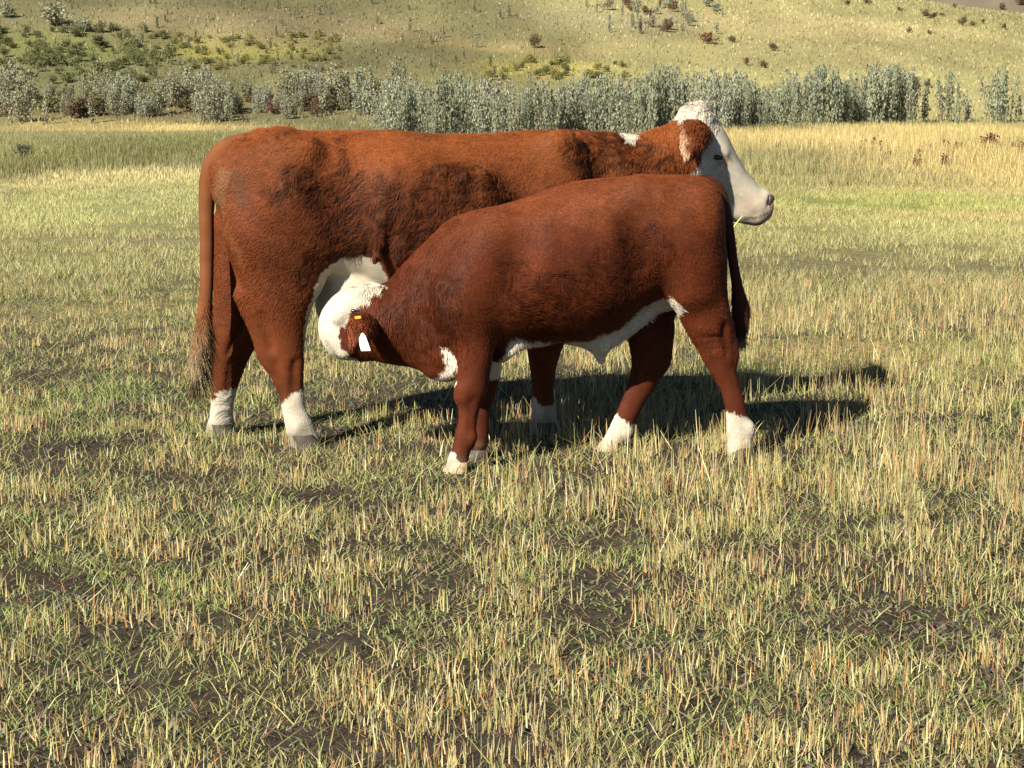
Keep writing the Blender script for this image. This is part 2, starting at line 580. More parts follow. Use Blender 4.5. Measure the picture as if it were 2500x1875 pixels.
class Skin:
    def __init__(self, lo, hi, h):
        self.h = h
        self.ax = [np.arange(a, b, h, dtype=np.float32) for a, b in zip(lo, hi)]
        self.d = np.full([len(a) for a in self.ax], 9.0, dtype=np.float32)
        self.lo = np.array(lo, dtype=float)

    def box(self, lo, hi):
        s = []
        for a, l, hgh in zip(self.ax, lo, hi):
            i = int(np.searchsorted(a, l))
            j = int(np.searchsorted(a, hgh))
            s.append(slice(max(0, i), max(j, i + 1)))
        g = np.meshgrid(*[a[q] for a, q in zip(self.ax, s)], indexing='ij', sparse=True)
        return tuple(s), g

    @staticmethod
    def smin(a, b, k):
        hh = np.maximum(k - np.abs(a - b), 0) / k
        return np.minimum(a, b) - hh * hh * k * 0.25

    def cone(self, a, b, ra, rb, sy=1.0, k=0.03, cut=False):
        m = max(ra, rb) * max(1, sy) + k + 0.02
        s, (X, Y, Z) = self.box(np.minimum(a, b) - m, np.maximum(a, b) + m)
        ab = (b - a)
        L = float(np.dot(ab, ab)) + 1e-9
        t = np.clip(((X - a[0]) * ab[0] + (Y - a[1]) * ab[1] + (Z - a[2]) * ab[2]) / L, 0, 1)
        dx = X - a[0] - t * ab[0]
        dy = (Y - a[1] - t * ab[1]) / sy
        dz = Z - a[2] - t * ab[2]
        q = (np.sqrt(dx * dx + dy * dy + dz * dz) - (ra + t * (rb - ra))) * min(1.0, sy)
        if cut:
            self.d[s] = -self.smin(-self.d[s], q.astype(np.float32), k)
        else:
            self.d[s] = self.smin(self.d[s], q.astype(np.float32), k)

    def limb(self, segs, sy=1.0, k=0.03):
        """a limb of tapered rods, joined hard among themselves and blended softly into the body"""
        A = np.array([q[0] for q in segs] + [q[1] for q in segs])
        m = max(max(q[2], q[3]) for q in segs) * max(1, sy) + k + 0.03
        s, (X, Y, Z) = self.box(A.min(0) - m, A.max(0) + m)
        D = np.full(self.d[s].shape, 9.0, dtype=np.float32)
        for a, b, ra, rb in segs:
            ab = b - a
            L = float(np.dot(ab, ab)) + 1e-9
            t = np.clip(((X - a[0]) * ab[0] + (Y - a[1]) * ab[1] + (Z - a[2]) * ab[2]) / L, 0, 1)
            q = (np.sqrt((X - a[0] - t * ab[0]) ** 2 + ((Y - a[1] - t * ab[1]) / sy) ** 2 + (Z - a[2] - t * ab[2]) ** 2)
                 - (ra + t * (rb - ra))) * min(1.0, sy)
            D = self.smin(D, q.astype(np.float32), 0.004)
        self.d[s] = self.smin(self.d[s], D, k)

    def loft(self, st, p=2.3, pear=0.1, k=0.03):
        """stations: x, ztop, zbottom, half width, y centre"""
        st = np.array(sorted(st))
        x = self.ax[0]
        i0, i1 = int(np.searchsorted(x, st[0, 0])), int(np.searchsorted(x, st[-1, 0]))
        xs = x[i0:i1]

        def pch(col):
            X, Yv = st[:, 0], st[:, col]
            dl = np.diff(Yv) / np.diff(X)
            mm = np.zeros(len(X))
            for q in range(1, len(X) - 1):
                if dl[q - 1] * dl[q] > 0:
                    mm[q] = 2 * dl[q - 1] * dl[q] / (dl[q - 1] + dl[q])
            mm[0], mm[-1] = dl[0], dl[-1]
            j = np.clip(np.searchsorted(X, xs) - 1, 0, len(X) - 2)
            hh = X[j + 1] - X[j]
            t = (xs - X[j]) / hh
            return ((2 * t**3 - 3 * t**2 + 1) * Yv[j] + (t**3 - 2 * t**2 + t) * hh * mm[j]
                    + (-2 * t**3 + 3 * t**2) * Yv[j + 1] + (t**3 - t**2) * hh * mm[j + 1])
        zt, zb, w, yc = [pch(c)[:, None, None] for c in (1, 2, 3, 4)]
        hh = np.maximum((zt - zb) / 2, 0.005)
        zc = (zt + zb) / 2
        Y = self.ax[1][None, :, None]
        Z = self.ax[2][None, None, :]
        zr = (Z - zc) / hh
        ww = np.maximum(w, 0.005) * (1 - pear * np.clip(zr, -1, 1))
        q = (np.abs((Y - yc) / ww) ** p + np.abs(zr) ** p) ** (1 / p)
        d = ((q - 1) * np.minimum(ww, hh)).astype(np.float32)
        sl = (slice(i0, i1), slice(None), slice(None))
        self.d[sl] = self.smin(self.d[sl], d, k)

    def blur(self, n=1):
        d = self.d
        for _ in range(n):
            for a in range(3):
                d = (np.roll(d, 1, a) + 2 * d + np.roll(d, -1, a)) * 0.25
        self.d = d

    def mesh(self):
        """surface nets"""
        d = self.d
        ins = d < 0
        n0, n1, n2_ = d.shape
        corner = [ins[i:n0 - 1 + i, j:n1 - 1 + j, k:n2_ - 1 + k] for i in (0, 1) for j in (0, 1) for k in (0, 1)]
        cnt = sum(c.astype(np.int8) for c in corner)
        act = (cnt > 0) & (cnt < 8)
        ids = np.full(act.shape, -1, dtype=np.int64)
        cells = np.argwhere(act)
        ids[act] = np.arange(len(cells))
        acc = np.zeros((len(cells), 3))
        num = np.zeros(len(cells))
        offs = [(i, j, k) for i in (0, 1) for j in (0, 1) for k in (0, 1)]
        val = [d[cells[:, 0] + o[0], cells[:, 1] + o[1], cells[:, 2] + o[2]] for o in offs]
        for i in range(8):
            for j in range(i + 1, 8):
                df = np.array(offs[j]) - np.array(offs[i])
                if np.abs(df).sum() != 1:
                    continue
                m = (val[i] < 0) != (val[j] < 0)
                t = val[i][m] / (val[i][m] - val[j][m])
                acc[m] += np.array(offs[i]) + t[:, None] * df
                num[m] += 1
        V = self.lo + (cells + acc / num[:, None]) * self.h
        Q = []
        for a in range(3):
            b, c = (a + 1) % 3, (a + 2) % 3
            s0 = [slice(None)] * 3
            s1 = [slice(None)] * 3
            s0[a] = slice(0, -1)
            s1[a] = slice(1, None)
            m = ins[tuple(s0)] != ins[tuple(s1)]
            e = np.argwhere(m)
            ok = (e[:, b] > 0) & (e[:, c] > 0) & (e[:, b] < d.shape[b] - 1) & (e[:, c] < d.shape[c] - 1)
            e = e[ok]
            fl = ins[tuple(s0)][e[:, 0], e[:, 1], e[:, 2]]
            qs = []
            for ob, oc in ((0, 0), (-1, 0), (-1, -1), (0, -1)):
                g = e.copy()
                g[:, b] += ob
                g[:, c] += oc
                qs.append(ids[g[:, 0], g[:, 1], g[:, 2]])
            q = np.stack(qs, 1)
            q[~fl] = q[~fl][:, ::-1]
            Q.append(q)
        Q = np.concatenate(Q)
        Q = Q[(Q >= 0).all(1)]
        return V, Q[:, ::-1] if self.flip(V, Q) else Q

    @staticmethod
    def flip(V, Q):
        a, b, c = V[Q[:, 0]], V[Q[:, 1]], V[Q[:, 2]]
        n = np.cross(b - a, c - a)
        return (n * (a - V.mean(0))).sum() < 0


def vert_normals(V, Q):
    n = np.cross(V[Q[:, 2]] - V[Q[:, 0]], V[Q[:, 3]] - V[Q[:, 1]])
    out = np.zeros_like(V)
    for k in range(4):
        np.add.at(out, Q[:, k], n)
    return out / (np.linalg.norm(out, axis=1)[:, None] + 1e-12)


def relax(V, Q, it=2, lam=0.5):
    V = V.copy()
    for _ in range(it):
        s = np.zeros_like(V)
        c = np.zeros(len(V))
        for k in range(4):
            np.add.at(s, Q[:, k], V[Q[:, (k + 1) % 4]] + V[Q[:, (k + 3) % 4]])
            np.add.at(c, Q[:, k], 2)
        V = V + lam * (s / np.maximum(c, 1)[:, None] - V)
    return V


def in_poly(P, x, y):
    ins = np.zeros(len(x), dtype=bool)
    n = len(P)
    for i in range(n):
        x0, y0 = P[i]
        x1, y1 = P[(i + 1) % n]
        if y0 == y1:
            continue
        c = ((y0 > y) != (y1 > y)) & (x < (x1 - x0) * (y - y0) / (y1 - y0) + x0)
        ins ^= c
    return ins


def markings(fr, marks, pts, col):
    """paint coat markings, given by their outline on the animal's side, with ragged hairy edges"""
    wob = np.stack([vnoise(pts * 55, 61), vnoise(pts * 55, 62)], 1) * 0.009 + np.stack([vnoise(pts * 170, 63), vnoise(pts * 170, 64)], 1) * 0.008
    for poly, yp, y0, y1, c, amt in marks:
        P = [tuple(fr.at(u, v, yp)[0][[0, 2]]) for u, v in poly]
        m = in_poly(P, pts[:, 0] + wob[:, 0], pts[:, 2] + wob[:, 1]) & (pts[:, 1] >= y0) & (pts[:, 1] <= y1)
        sh = (1 + 0.13 * vnoise(pts[m] * 20, 65) + 0.12 * vnoise(pts[m] * 70, 66))[:, None]
        col[m] = col[m] * (1 - amt) + np.array(c) * sh * amt
    return col


def fur(name, V, Q, N, parent, mat, colour, flow, length, seed, wave, lift=0.34, r0=0.0006, dens=None):
    """short hair lying along the coat: one curve per hair, rooted on the skin"""
    r = np.random.default_rng(seed)
    nv = vert_normals(V, Q)
    ar = np.linalg.norm(np.cross(V[Q[:, 2]] - V[Q[:, 0]], V[Q[:, 3]] - V[Q[:, 1]]), axis=1)
    if dens is not None:
        ar = ar * dens(V[Q].mean(1))
    cs = np.cumsum(ar)
    qi = np.searchsorted(cs, r.uniform(0, cs[-1], N))
    s, t = r.uniform(0, 1, (2, N))
    W = np.stack([(1 - s) * (1 - t), s * (1 - t), s * t, (1 - s) * t], 1)
    P = (V[Q[qi]] * W[:, :, None]).sum(1)
    n = (nv[Q[qi]] * W[:, :, None]).sum(1)
    n /= np.linalg.norm(n, axis=1)[:, None]
    f = flow(P)
    w = wave(P)[:, None]
    wig = np.stack([vnoise(P * 38, seed + 1), vnoise(P * 38, seed + 2), vnoise(P * 38, seed + 3)], 1)
    big = np.stack([vnoise(P * 9, seed + 4), vnoise(P * 9, seed + 5), vnoise(P * 9, seed + 6)], 1)
    f = f + wig * w * 1.5 + big * 0.35 + r.normal(0, 0.16, (N, 3))
    f = f - (f * n).sum(1)[:, None] * n
    f /= np.linalg.norm(f, axis=1)[:, None] + 1e-9
    side = np.cross(n, f)
    L = (length(P) * r.uniform(0.65, 1.25, N))[:, None]
    lf = ((lift(P) if callable(lift) else lift) * r.uniform(0.6, 1.4, N))[:, None] * (1 + 0.5 * w)
    curl = side * (w * vnoise(P * 60, seed + 7)[:, None] * 0.7)
    p0 = P - n * 0.002
    p1 = p0 + L * (f * 0.33 + n * lf * 0.42 + curl * 0.08)
    p2 = p0 + L * (f * 0.66 + n * lf * 0.62 + curl * 0.35)
    p3 = p0 + L * (f * 1.0 + n * lf * 0.60 + curl * 0.75 - np.array([0, 0, 0.10]))
    pos = np.stack([p0, p1, p2, p3], 1).astype(np.float32)
    hc = bpy.data.hair_curves.new(name)
    hc.add_curves([4] * N)
    hc.attributes['position'].data.foreach_set('vector', pos.ravel())
    rad = hc.attributes.new('radius', 'FLOAT', 'POINT') if 'radius' not in hc.attributes else hc.attributes['radius']
    rr = np.tile(np.array([1.0, 0.95, 0.75, 0.25]), (N, 1)) * r0 * r.uniform(0.7, 1.3, (N, 1))
    rad.data.foreach_set('value', rr.astype(np.float32).ravel())
    c = colour(P) * r.uniform(0.78, 1.2, N)[:, None]
    c4 = np.ones((N, 4), dtype=np.float32)
    c4[:, :3] = np.clip(c, 0, 0.9)
    hc.attributes.new('col', 'FLOAT_COLOR', 'CURVE').data.foreach_set('color', c4.ravel())
    hc.attributes.new('nrm', 'FLOAT_VECTOR', 'CURVE').data.foreach_set('vector', n.astype(np.float32).ravel())
    hc.materials.append(mat)
    o = bpy.data.objects.new(name, hc)
    COL.objects.link(o)
    o.parent = parent
    o['kind'] = 'stuff'
    return o


def hair_material(name):
    m, nt, b, out = new_mat(name)
    at = nt.nodes.new('ShaderNodeAttribute')
    at.attribute_name = 'col'
    nt.links.new(at.outputs['Color'], b.inputs['Base Color'])
    b.inputs['Roughness'].default_value = 0.55
    b.inputs['Specular IOR Level'].default_value = 0.14
    an = nt.nodes.new('ShaderNodeAttribute')
    an.attribute_name = 'nrm'
    vt = nt.nodes.new('ShaderNodeVectorTransform')
    vt.vector_type = 'NORMAL'
    vt.convert_from, vt.convert_to = 'OBJECT', 'WORLD'
    nt.links.new(an.outputs['Vector'], vt.inputs[0])
    ge = nt.nodes.new('ShaderNodeNewGeometry')
    mv = nt.nodes.new('ShaderNodeMix')
    mv.data_type = 'VECTOR'
    mv.inputs[0].default_value = 0.62
    nt.links.new(ge.outputs['Normal'], mv.inputs[4])
    nt.links.new(vt.outputs[0], mv.inputs[5])
    nm = nt.nodes.new('ShaderNodeVectorMath')
    nm.operation = 'NORMALIZE'
    nt.links.new(mv.outputs[1], nm.inputs[0])
    nt.links.new(nm.outputs[0], b.inputs['Normal'])
    return m


hair_mat = hair_material('coat_hair')
sk_m, nt, b, out = new_mat('hide')
at = nt.nodes.new('ShaderNodeAttribute')
at.attribute_name = 'col'
nt.links.new(at.outputs['Color'], b.inputs['Base Color'])
b.inputs['Roughness'].default_value = 0.8
b.inputs['Specular IOR Level'].default_value = 0.15
horn_mat = plain_mat('hoof_horn', (0.07, 0.058, 0.045), 0.7, 0.3, 0.5, 50, 0.3)
horn_pale = plain_mat('pale_hoof_horn', (0.42, 0.30, 0.20), 0.7, 0.3, 0.3, 50, 0.3)
eye_mat = plain_mat('eye_surface', (0.012, 0.008, 0.006), 0.12, 0.5, 0.1)
nose_mat = plain_mat('nostril_skin', (0.035, 0.022, 0.02), 0.45, 0.4, 0.3, 80)
tag_mat = plain_mat('tag_plastic', (0.82, 0.82, 0.80), 0.4, 0.4, 0.06, 90)
amber_mat = plain_mat('tag_button_plastic', (0.75, 0.42, 0.06), 0.4, 0.4, 0.1)

WHITE = np.array([0.66, 0.585, 0.455])
RUMP = (0.30, 0.17, 0.085)


def small(parts, name, parent, mat, h=0.004, k=0.01, relax_n=2, **props):
    """a small part grown from tapered rods: list of (a, b, ra, rb, sy)"""
    A = np.array([p[0] for p in parts] + [p[1] for p in parts])
    rm = max(max(p[2], p[3]) * max(1, p[4]) for p in parts) + 4 * h
    s = Skin(A.min(0) - rm, A.max(0) + rm, h)
    for a, b_, ra, rb, sy in parts:
        s.cone(np.array(a, float), np.array(b_, float), ra, rb, sy, k)
    V, Q = s.mesh()
    V = relax(V, Q, relax_n)
    me = mesh_np(name, V, Q, 4, None, mat, True)
    return add(name, me, parent, **props), V, Q


def hoof(fr, u, v, y, fwd, size, parent, mat):
    """cloven hoof: two claws side by side"""
    c, sc = fr.at(u, v, y)
    pts = []
    s = size
    V, Fc = [], []
    for sd in (-1, 1):
        o = len(V)
        prof = [(0.050, 0.0, 1.00), (0.047, 0.018, 0.97), (0.036, 0.040, 0.84), (0.022, 0.058, 0.70)]
        n = 10
        for r_, z, w in prof:
            for i in range(n):
                a = 2 * math.pi * i / n
                ex = 1.25 if math.cos(a) > 0 else 0.85
                px = math.cos(a) * 0.046 * w * ex - z * 0.45
                py = math.sin(a) * 0.024 * w + sd * 0.027
                V.append((c[0] + fwd * px * s, y + py * s, z * s - 0.004))
        for j in range(3):
            for i in range(n):
                Fc.append((o + j * n + i, o + j * n + (i + 1) % n, o + (j + 1) * n + (i + 1) % n, o + (j + 1) * n + i))
    me = mesh_np('hoof', np.array(V), np.array(Fc), 4, None, mat, True)
    return add('hoof', me, parent)


def ear(fr, name, parent, pts, wid, thick, colour, mat, seed, label=None, facing=None, hair=2600, hl=0.03):
    """a leaf shaped cupped ear; pts: base, middle, tip in the animal's axes"""
    base, mid, tip = [np.array(p, float) for p in pts]
    ax = tip - base
    L = np.linalg.norm(ax)
    ax /= L
    up = np.array(facing, float)
    sd = np.cross(ax, up)
    sd /= np.linalg.norm(sd)
    up = np.cross(sd, ax)
    ns, nw = 14, 9
    top, bot = [], []
    for i in range(ns):
        t = i / (ns - 1)
        c = base * (1 - t) ** 2 + 2 * mid * t * (1 - t) + tip * t * t
        w = wid * (0.30 + 0.70 * math.sin(math.pi * min(1, (t + 0.12) / 1.12) ** 0.8)) * (1 if t < .97 else .5)
        if t > 0.72:
            w *= math.sqrt(max(0.02, 1 - ((t - 0.72) / 0.30) ** 2))
        for j in range(nw):
            q = j / (nw - 1) * 2 - 1
            cup = (1 - q * q) * wid * 0.42 * (1 - 0.45 * t)
            p = c + sd * q * w + up * cup
            top.append(p + up * thick * (1 - q * q * .8))
            bot.append(p - up * thick * (1 - q * q * .8))
    V = np.array(top + bot)
    Q = []
    n = ns * nw
    for i in range(ns - 1):
        for j in range(nw - 1):
            a = i * nw + j
            Q.append((a, a + 1, a + nw + 1, a + nw))
            Q.append((n + a, n + a + nw, n + a + nw + 1, n + a + 1))
    for i in range(ns - 1):
        for j in (0, nw - 1):
            a = i * nw + j
            q = (a, a + nw, n + a + nw, n + a)
            Q.append(q if j == 0 else q[::-1])
    Q = np.array(Q)
    if Skin.flip(V, Q):
        Q = Q[:, ::-1]
    me = mesh_np(name, V, Q, 4, colour(V), mat, True)
    o = add(name, me, parent)
    if label:
        o['label'] = label
    if hair:
        fur('ear_hair', V, Q, hair, o, hair_mat, colour, lambda P: np.tile(ax * 0.8 + np.array([0, 0, -0.45]), (len(P), 1)),
            lambda P: np.full(len(P), hl), seed, lambda P: np.full(len(P), 0.35), 0.6, 0.0011)
    return o


# ---- the cow
CF = Frame(-0.15, 8.35, 15.0)


def cx(u, v, y=0.0):
    return CF.at(u, v, y)[0]


cow = empty('cow', tuple(CF.o), math.radians(15.0), category='cow',
            label='large red brown cow with white face standing behind the calf, facing right')
S = Skin((-1.40, -0.50, -0.02), (1.42, 0.52, 1.66), 0.0095)


def spline(pts, n=4):
    """denser, rounder version of a list of points (Catmull-Rom)"""
    P = np.array(pts, float)
    E = np.vstack([2 * P[0] - P[1], P, 2 * P[-1] - P[-2]])
    out = []
    for i in range(1, len(E) - 2):
        for j in range(n):
            t = j / n
            out.append(0.5 * (2 * E[i] + (E[i + 1] - E[i - 1]) * t + (2 * E[i - 1] - 5 * E[i] + 4 * E[i + 1] - E[i + 2]) * t * t
                              + (3 * E[i] - E[i - 1] - 3 * E[i + 1] + E[i + 2]) * t ** 3))
    out.append(P[-1])
    return out


def chain(S, fr, pts, y, sy=0.8, k=0.03):
    """pts: (u, v, radius in px[, y])"""
    pts = [tuple(q) if len(q) > 3 else tuple(q) + (y,) for q in pts]
    prev, segs = None, []
    for q in (spline(pts, 3) if len(pts) > 2 else pts):
        p, sc = fr.at(q[0], q[1], q[3])
        r = max(q[2], 3) * sc
        if prev is not None:
            segs.append((prev[0], p, prev[1], r))
        prev = (p, r)
    S.limb(segs, sy, k)


def stations(fr, rows):
    out = []
    for u, vt, vb, w, yc in rows:
        a, _ = fr.at(u, vt, yc)
        c, _ = fr.at(u, vb, yc)
        out.append((a[0], a[2], c[2], w, yc))
    return out


S.loft(stations(CF, [
    (522, 400, 450, .03, 0), (532, 374, 490, .11, 0), (560, 346, 560, .18, 0), (620, 324, 630, .265, 0), (690, 315, 680, .315, 0),
    (760, 320, 690, .30, 0), (850, 319, 700, .315, 0), (950, 319, 740, .36, 0), (1080, 328, 790, .385, 0), (1200, 326, 812, .36, 0),
    (1300, 319, 812, .325, 0), (1400, 322, 795, .285, 0), (1480, 325, 740, .225, 0), (1545, 332, 650, .165, 0), (1610, 312, 560, .135, 0),
    (1665, 298, 480, .11, 0), (1700, 290, 430, .08, 0), (1712, 320, 400, .02, 0)]), 2.25, -0.03, 0.03)
# pelvis, hips, thighs
for sgn in (-1, 1):
    y = 0.0
    a = lambda u, v, yy: CF.at(u, v, sgn * yy)[0]
    S.cone(a(690, 366, .17), a(745, 368, .215), .065, .058, 1, .09)                    # hip bone
    S.cone(a(545, 420, .10), a(560, 470, .12), .055, .06, 1, .07)                   # pin bone
    S.cone(a(610, 440, .13), a(650, 590, .19), .13, .14, .8, .08)                   # thigh
    S.cone(a(650, 560, .22), a(722, 618, .235), .13, .10, .7, .06)                   # stifle side
    S.cone(a(1370, 370, .20), a(1440, 640, .22), .09, .12, .7, .07)                 # shoulder
    S.cone(a(1010, 480, .28), a(1200, 560, .28), .14, .13, .6, .10)                 # ribs
    S.cone(a(852, 420, .425), a(845, 560, .425), .13, .10, 1, .09, cut=True)          # hollow before the hip
    S.cone(a(1298, 400, .425), a(1292, 640, .435), .12, .11, 1, .07, cut=True)        # behind the shoulder
    S.cone(a(1495, 370, .30), a(1500, 560, .31), .10, .10, 1, .07, cut=True)
    for q in range(5):                                                              # ribs
        S.cone(a(960 + 56 * q, 430, .345 + .01 * (q > 1)), a(915 + 60 * q, 640, .352), .016, .018, .7, .045)        # before the shoulder
chain(S, CF, [(655, 560, 104), (672, 650, 98), (682, 720, 84), (686, 785, 65), (692, 850, 51), (697, 885, 45), (703, 920, 38), (711, 955, 31), (717, 1000, 29),
              (731, 1040, 33), (738, 1060, 32), (746, 1082, 38)], -.19, .56, .035)
chain(S, CF, [(600, 720, 30), (632, 820, 18), (645, 862, 17), (660, 893, 14)], -.20, .6, .02)
chain(S, CF, [(610, 560, 92), (602, 660, 80), (592, 740, 70), (576, 810, 60), (562, 862, 47), (554, 905, 39), (545, 960, 30), (541, 1010, 28),
              (541, 1045, 33), (542, 1064, 32), (548, 1086, 38)], .17, .56, .035)
chain(S, CF, [(548, 770, 18), (524, 838, 17), (528, 880, 17)], .17, .6, .03)
chain(S, CF, [(1390, 620, 110), (1350, 740, 70), (1330, 830, 46), (1324, 890, 32), (1325, 940, 27), (1327, 1000, 29), (1328, 1045, 33), (1332, 1070, 38)],
      -.15, .75, .035)
chain(S, CF, [(1390, 620, 110), (1352, 740, 70), (1336, 830, 44), (1330, 890, 30), (1330, 940, 25), (1331, 1000, 27), (1334, 1045, 30), (1338, 1068, 34)],
      .13, .75, .035)
S.cone(CF.at(535, 560, 0)[0], CF.at(585, 800, 0)[0], .045, .06, .8, .05, cut=True)      # cleft between the thighs
# fore udder
p, s_ = CF.at(858, 715, -.03)
S.cone(p, CF.at(850, 740, -.03)[0], 90 * s_, 80 * s_, 1.25, .02)
# hock, gaskin sinews
chain(S, CF, [(642, 846, 16), (648, 872, 18), (658, 888, 12)], -.19, .7, .012)
for d0 in ((640, 772, 662, 850, -.252, -.232), (722, 885, 714, 965, -.238, -.226), (672, 890, 690, 960, -.236, -.226)):
    S.cone(CF.at(d0[0], d0[1], d0[4])[0], CF.at(d0[2], d0[3], d0[5])[0], .016, .012, 1, .018, cut=True)
chain(S, CF, [(604, 740, 15), (626, 808, 12), (641, 850, 13)], -.195, .8, .015)
for d0 in ((600, 780, 560, 862, .108, .125), (566, 890, 556, 960, .125, .135)):
    S.cone(CF.at(d0[0], d0[1], d0[4])[0], CF.at(d0[2], d0[3], d0[5])[0], .016, .013, 1, .02, cut=True)
chain(S, CF, [(520, 842, 15), (524, 866, 17), (532, 890, 12)], .17, .7, .018)
chain(S, CF, [(722, 1040, 14), (716, 1052, 13)], -.19, 1.6, .02)
chain(S, CF, [(524, 1040, 14), (520, 1050, 13)], .17, 1.6, .02)
# skin fold running from the flank to the stifle
S.cone(CF.at(770, 560, -.24)[0], CF.at(756, 680, -.23)[0], .055, .05, .6, .07)
# head
chain(S, CF, [(1690, 330, 52), (1716, 345, 58), (1752, 402, 52), (1790, 448, 44), (1830, 487, 40), (1850, 497, 40), (1864, 502, 32)], 0, .98, .035)
chain(S, CF, [(1868, 492, 20), (1876, 500, 18)], 0, 1.5, .02)
chain(S, CF, [(1850, 530, 18), (1864, 524, 15)], 0, 1.6, .02)
chain(S, CF, [(1682, 392, 46), (1722, 450, 38), (1775, 505, 27), (1815, 520, 26), (1838, 522, 24)], 0, .8, .04)
chain(S, CF, [(1698, 290, 34), (1706, 285, 32)], 0, 1.5, .03)
chain(S, CF, [(1700, 405, 34), (1720, 432, 30)], -.045, .9, .04)
for sgn in (-1, 1):
    chain(S, CF, [(1745, 362, 17, sgn * .088), (1766, 372, 13, sgn * .088)], 0, .8, .02)     # brow
    chain(S, CF, [(1752, 395, 12, sgn * .10), (1752, 396, 12, sgn * .10)], 0, .8, .02)
    chain(S, CF, [(1868, 486, 13, sgn * .035), (1874, 494, 11, sgn * .035)], 0, .9, .02)     # nostril rim
    c0 = CF.at(1883, 486, sgn * .056)[0]
    S.cone(c0, CF.at(1876, 499, sgn * .060)[0], .016, .013, .8, .006, cut=True)
S.cone(CF.at(1795, 527, -.075)[0], CF.at(1850, 522, -.055)[0], .006, .004, 1, .006, cut=True)   # mouth line
S.blur(1)
CV, CQ = S.mesh()
CV = relax(CV, CQ, 1)

COWMARK = [
    # white face
    ([(1672, 306), (1655, 240), (1760, 235), (1925, 450), (1925, 560), (1700, 570), (1630, 460), (1668, 428), (1700, 402), (1716, 360), (1706, 322)], -.08, -1, 1, WHITE, 1),
    ([(1845, 560), (1850, 530), (1878, 500), (1915, 490), (1915, 560)], -.04, -1, 1, (0.50, 0.32, 0.23), .6),
    ([(1800, 480), (1840, 470), (1870, 485), (1868, 520), (1830, 530), (1805, 515)], -.04, -1, 1, (0.66, 0.50, 0.36), .5),
    ([(1872, 478), (1905, 470), (1905, 520), (1885, 515), (1872, 505)], -.04, -1, 1, (0.16, 0.10, 0.08), .85),
    ([(1738, 400), (1745, 380), (1772, 372), (1785, 388), (1775, 405)], -.08, -1, 1, (0.40, 0.24, 0.16), .7),
    ([(1796, 530), (1840, 530), (1874, 517), (1876, 523), (1842, 537), (1798, 537)], -.06, -1, 1, (0.20, 0.12, 0.09), .8),
    # socks
    ([(660, 1000), (690, 985), (703, 962), (738, 950), (752, 990), (800, 1000), (840, 1130), (650, 1130)], -.19, -1, 0, WHITE, 1),
    ([(480, 985), (515, 975), (540, 950), (600, 940), (620, 1130), (460, 1130)], .17, 0, 1, WHITE * .92, 1),
    ([(1250, 985), (1300, 968), (1320, 990), (1345, 985), (1360, 962), (1400, 970), (1400, 1130), (1250, 1130)], -.15, -1, 1, WHITE, 1),
    # udder and belly
    ([(740, 800), (764, 700), (780, 665), (800, 645), (835, 628), (880, 624), (922, 640), (940, 672), (948, 700), (940, 780), (900, 870), (740, 870)], -.22, -.30, 1, (0.66, 0.58, 0.44), 1),
    # withers
    ([(1524, 350), (1520, 325), (1535, 312), (1555, 316), (1562, 336), (1545, 348)], -.05, -1, 1, WHITE, 1),
    # pale hair beside the tail
    ([(518, 470), (528, 415), (546, 402), (556, 422), (546, 460), (541, 525), (526, 535)], -.10, -1, .05, (0.24, 0.135, 0.065), .5),
    ([(552, 412), (575, 412), (604, 450), (595, 495), (562, 495)], -.10, -1, .05, (0.10, 0.055, 0.03), .35),
    ([(545, 530), (560, 560), (590, 640), (584, 650), (560, 610), (540, 560)], -.10, -1, .05, (0.25, 0.10, 0.04), .4),
]
DARKCURL_SHADE = [
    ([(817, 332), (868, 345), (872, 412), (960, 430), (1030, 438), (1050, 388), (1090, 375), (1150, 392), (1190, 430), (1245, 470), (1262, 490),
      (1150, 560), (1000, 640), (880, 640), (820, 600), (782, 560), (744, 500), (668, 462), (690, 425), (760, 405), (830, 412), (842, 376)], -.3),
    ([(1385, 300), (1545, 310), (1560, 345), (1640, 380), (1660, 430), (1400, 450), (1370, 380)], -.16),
    ([(780, 590), (860, 560), (960, 600), (930, 700), (860, 640), (780, 640), (748, 700), (740, 660)], -.3),  # not curls: shade of the thigh on the flank, painted dark
]


def soft_poly(fr, poly, yp, pts, nf=7, amp=0.05, seed=70):
    P = [tuple(fr.at(u, v, yp)[0][[0, 2]]) for u, v in poly]
    dx = vnoise(pts * nf, seed) * amp + vnoise(pts * nf * 3.7, seed + 1) * amp * .5
    dz = vnoise(pts * nf, seed + 2) * amp + vnoise(pts * nf * 3.7, seed + 3) * amp * .5
    s = 0
    for ox, oz in ((0, 0), (.018, .006), (-.018, -.006), (.006, -.018), (-.006, .018), (.010, .010), (-.010, -.010)):
        s = s + in_poly(P, pts[:, 0] + dx + ox, pts[:, 2] + dz + oz)
    return s / 7.0


def udder_zone(P):
    poly = [tuple(cx(u, v, -.22)[[0, 2]]) for u, v in ((735, 810), (760, 690), (795, 635), (880, 612), (935, 635), (955, 700), (940, 880), (735, 880))]
    return in_poly(poly, P[:, 0], P[:, 2])


def cow_wave(P):
    w = 0.12 + 0 * P[:, 0]
    for poly, yp in DARKCURL_SHADE:
        w = np.maximum(w, soft_poly(CF, poly, yp, P))
    w = w * (1 - 0.6 * sstep(0.7, 0.45, P[:, 2]))
    w = np.where(udder_zone(P), 0.03, w)
    w = np.where(P[:, 0] > cx(1712, 350)[0], 0.1, w)
    w = np.where(P[:, 2] > 1.45, 0.8, w)
    return w


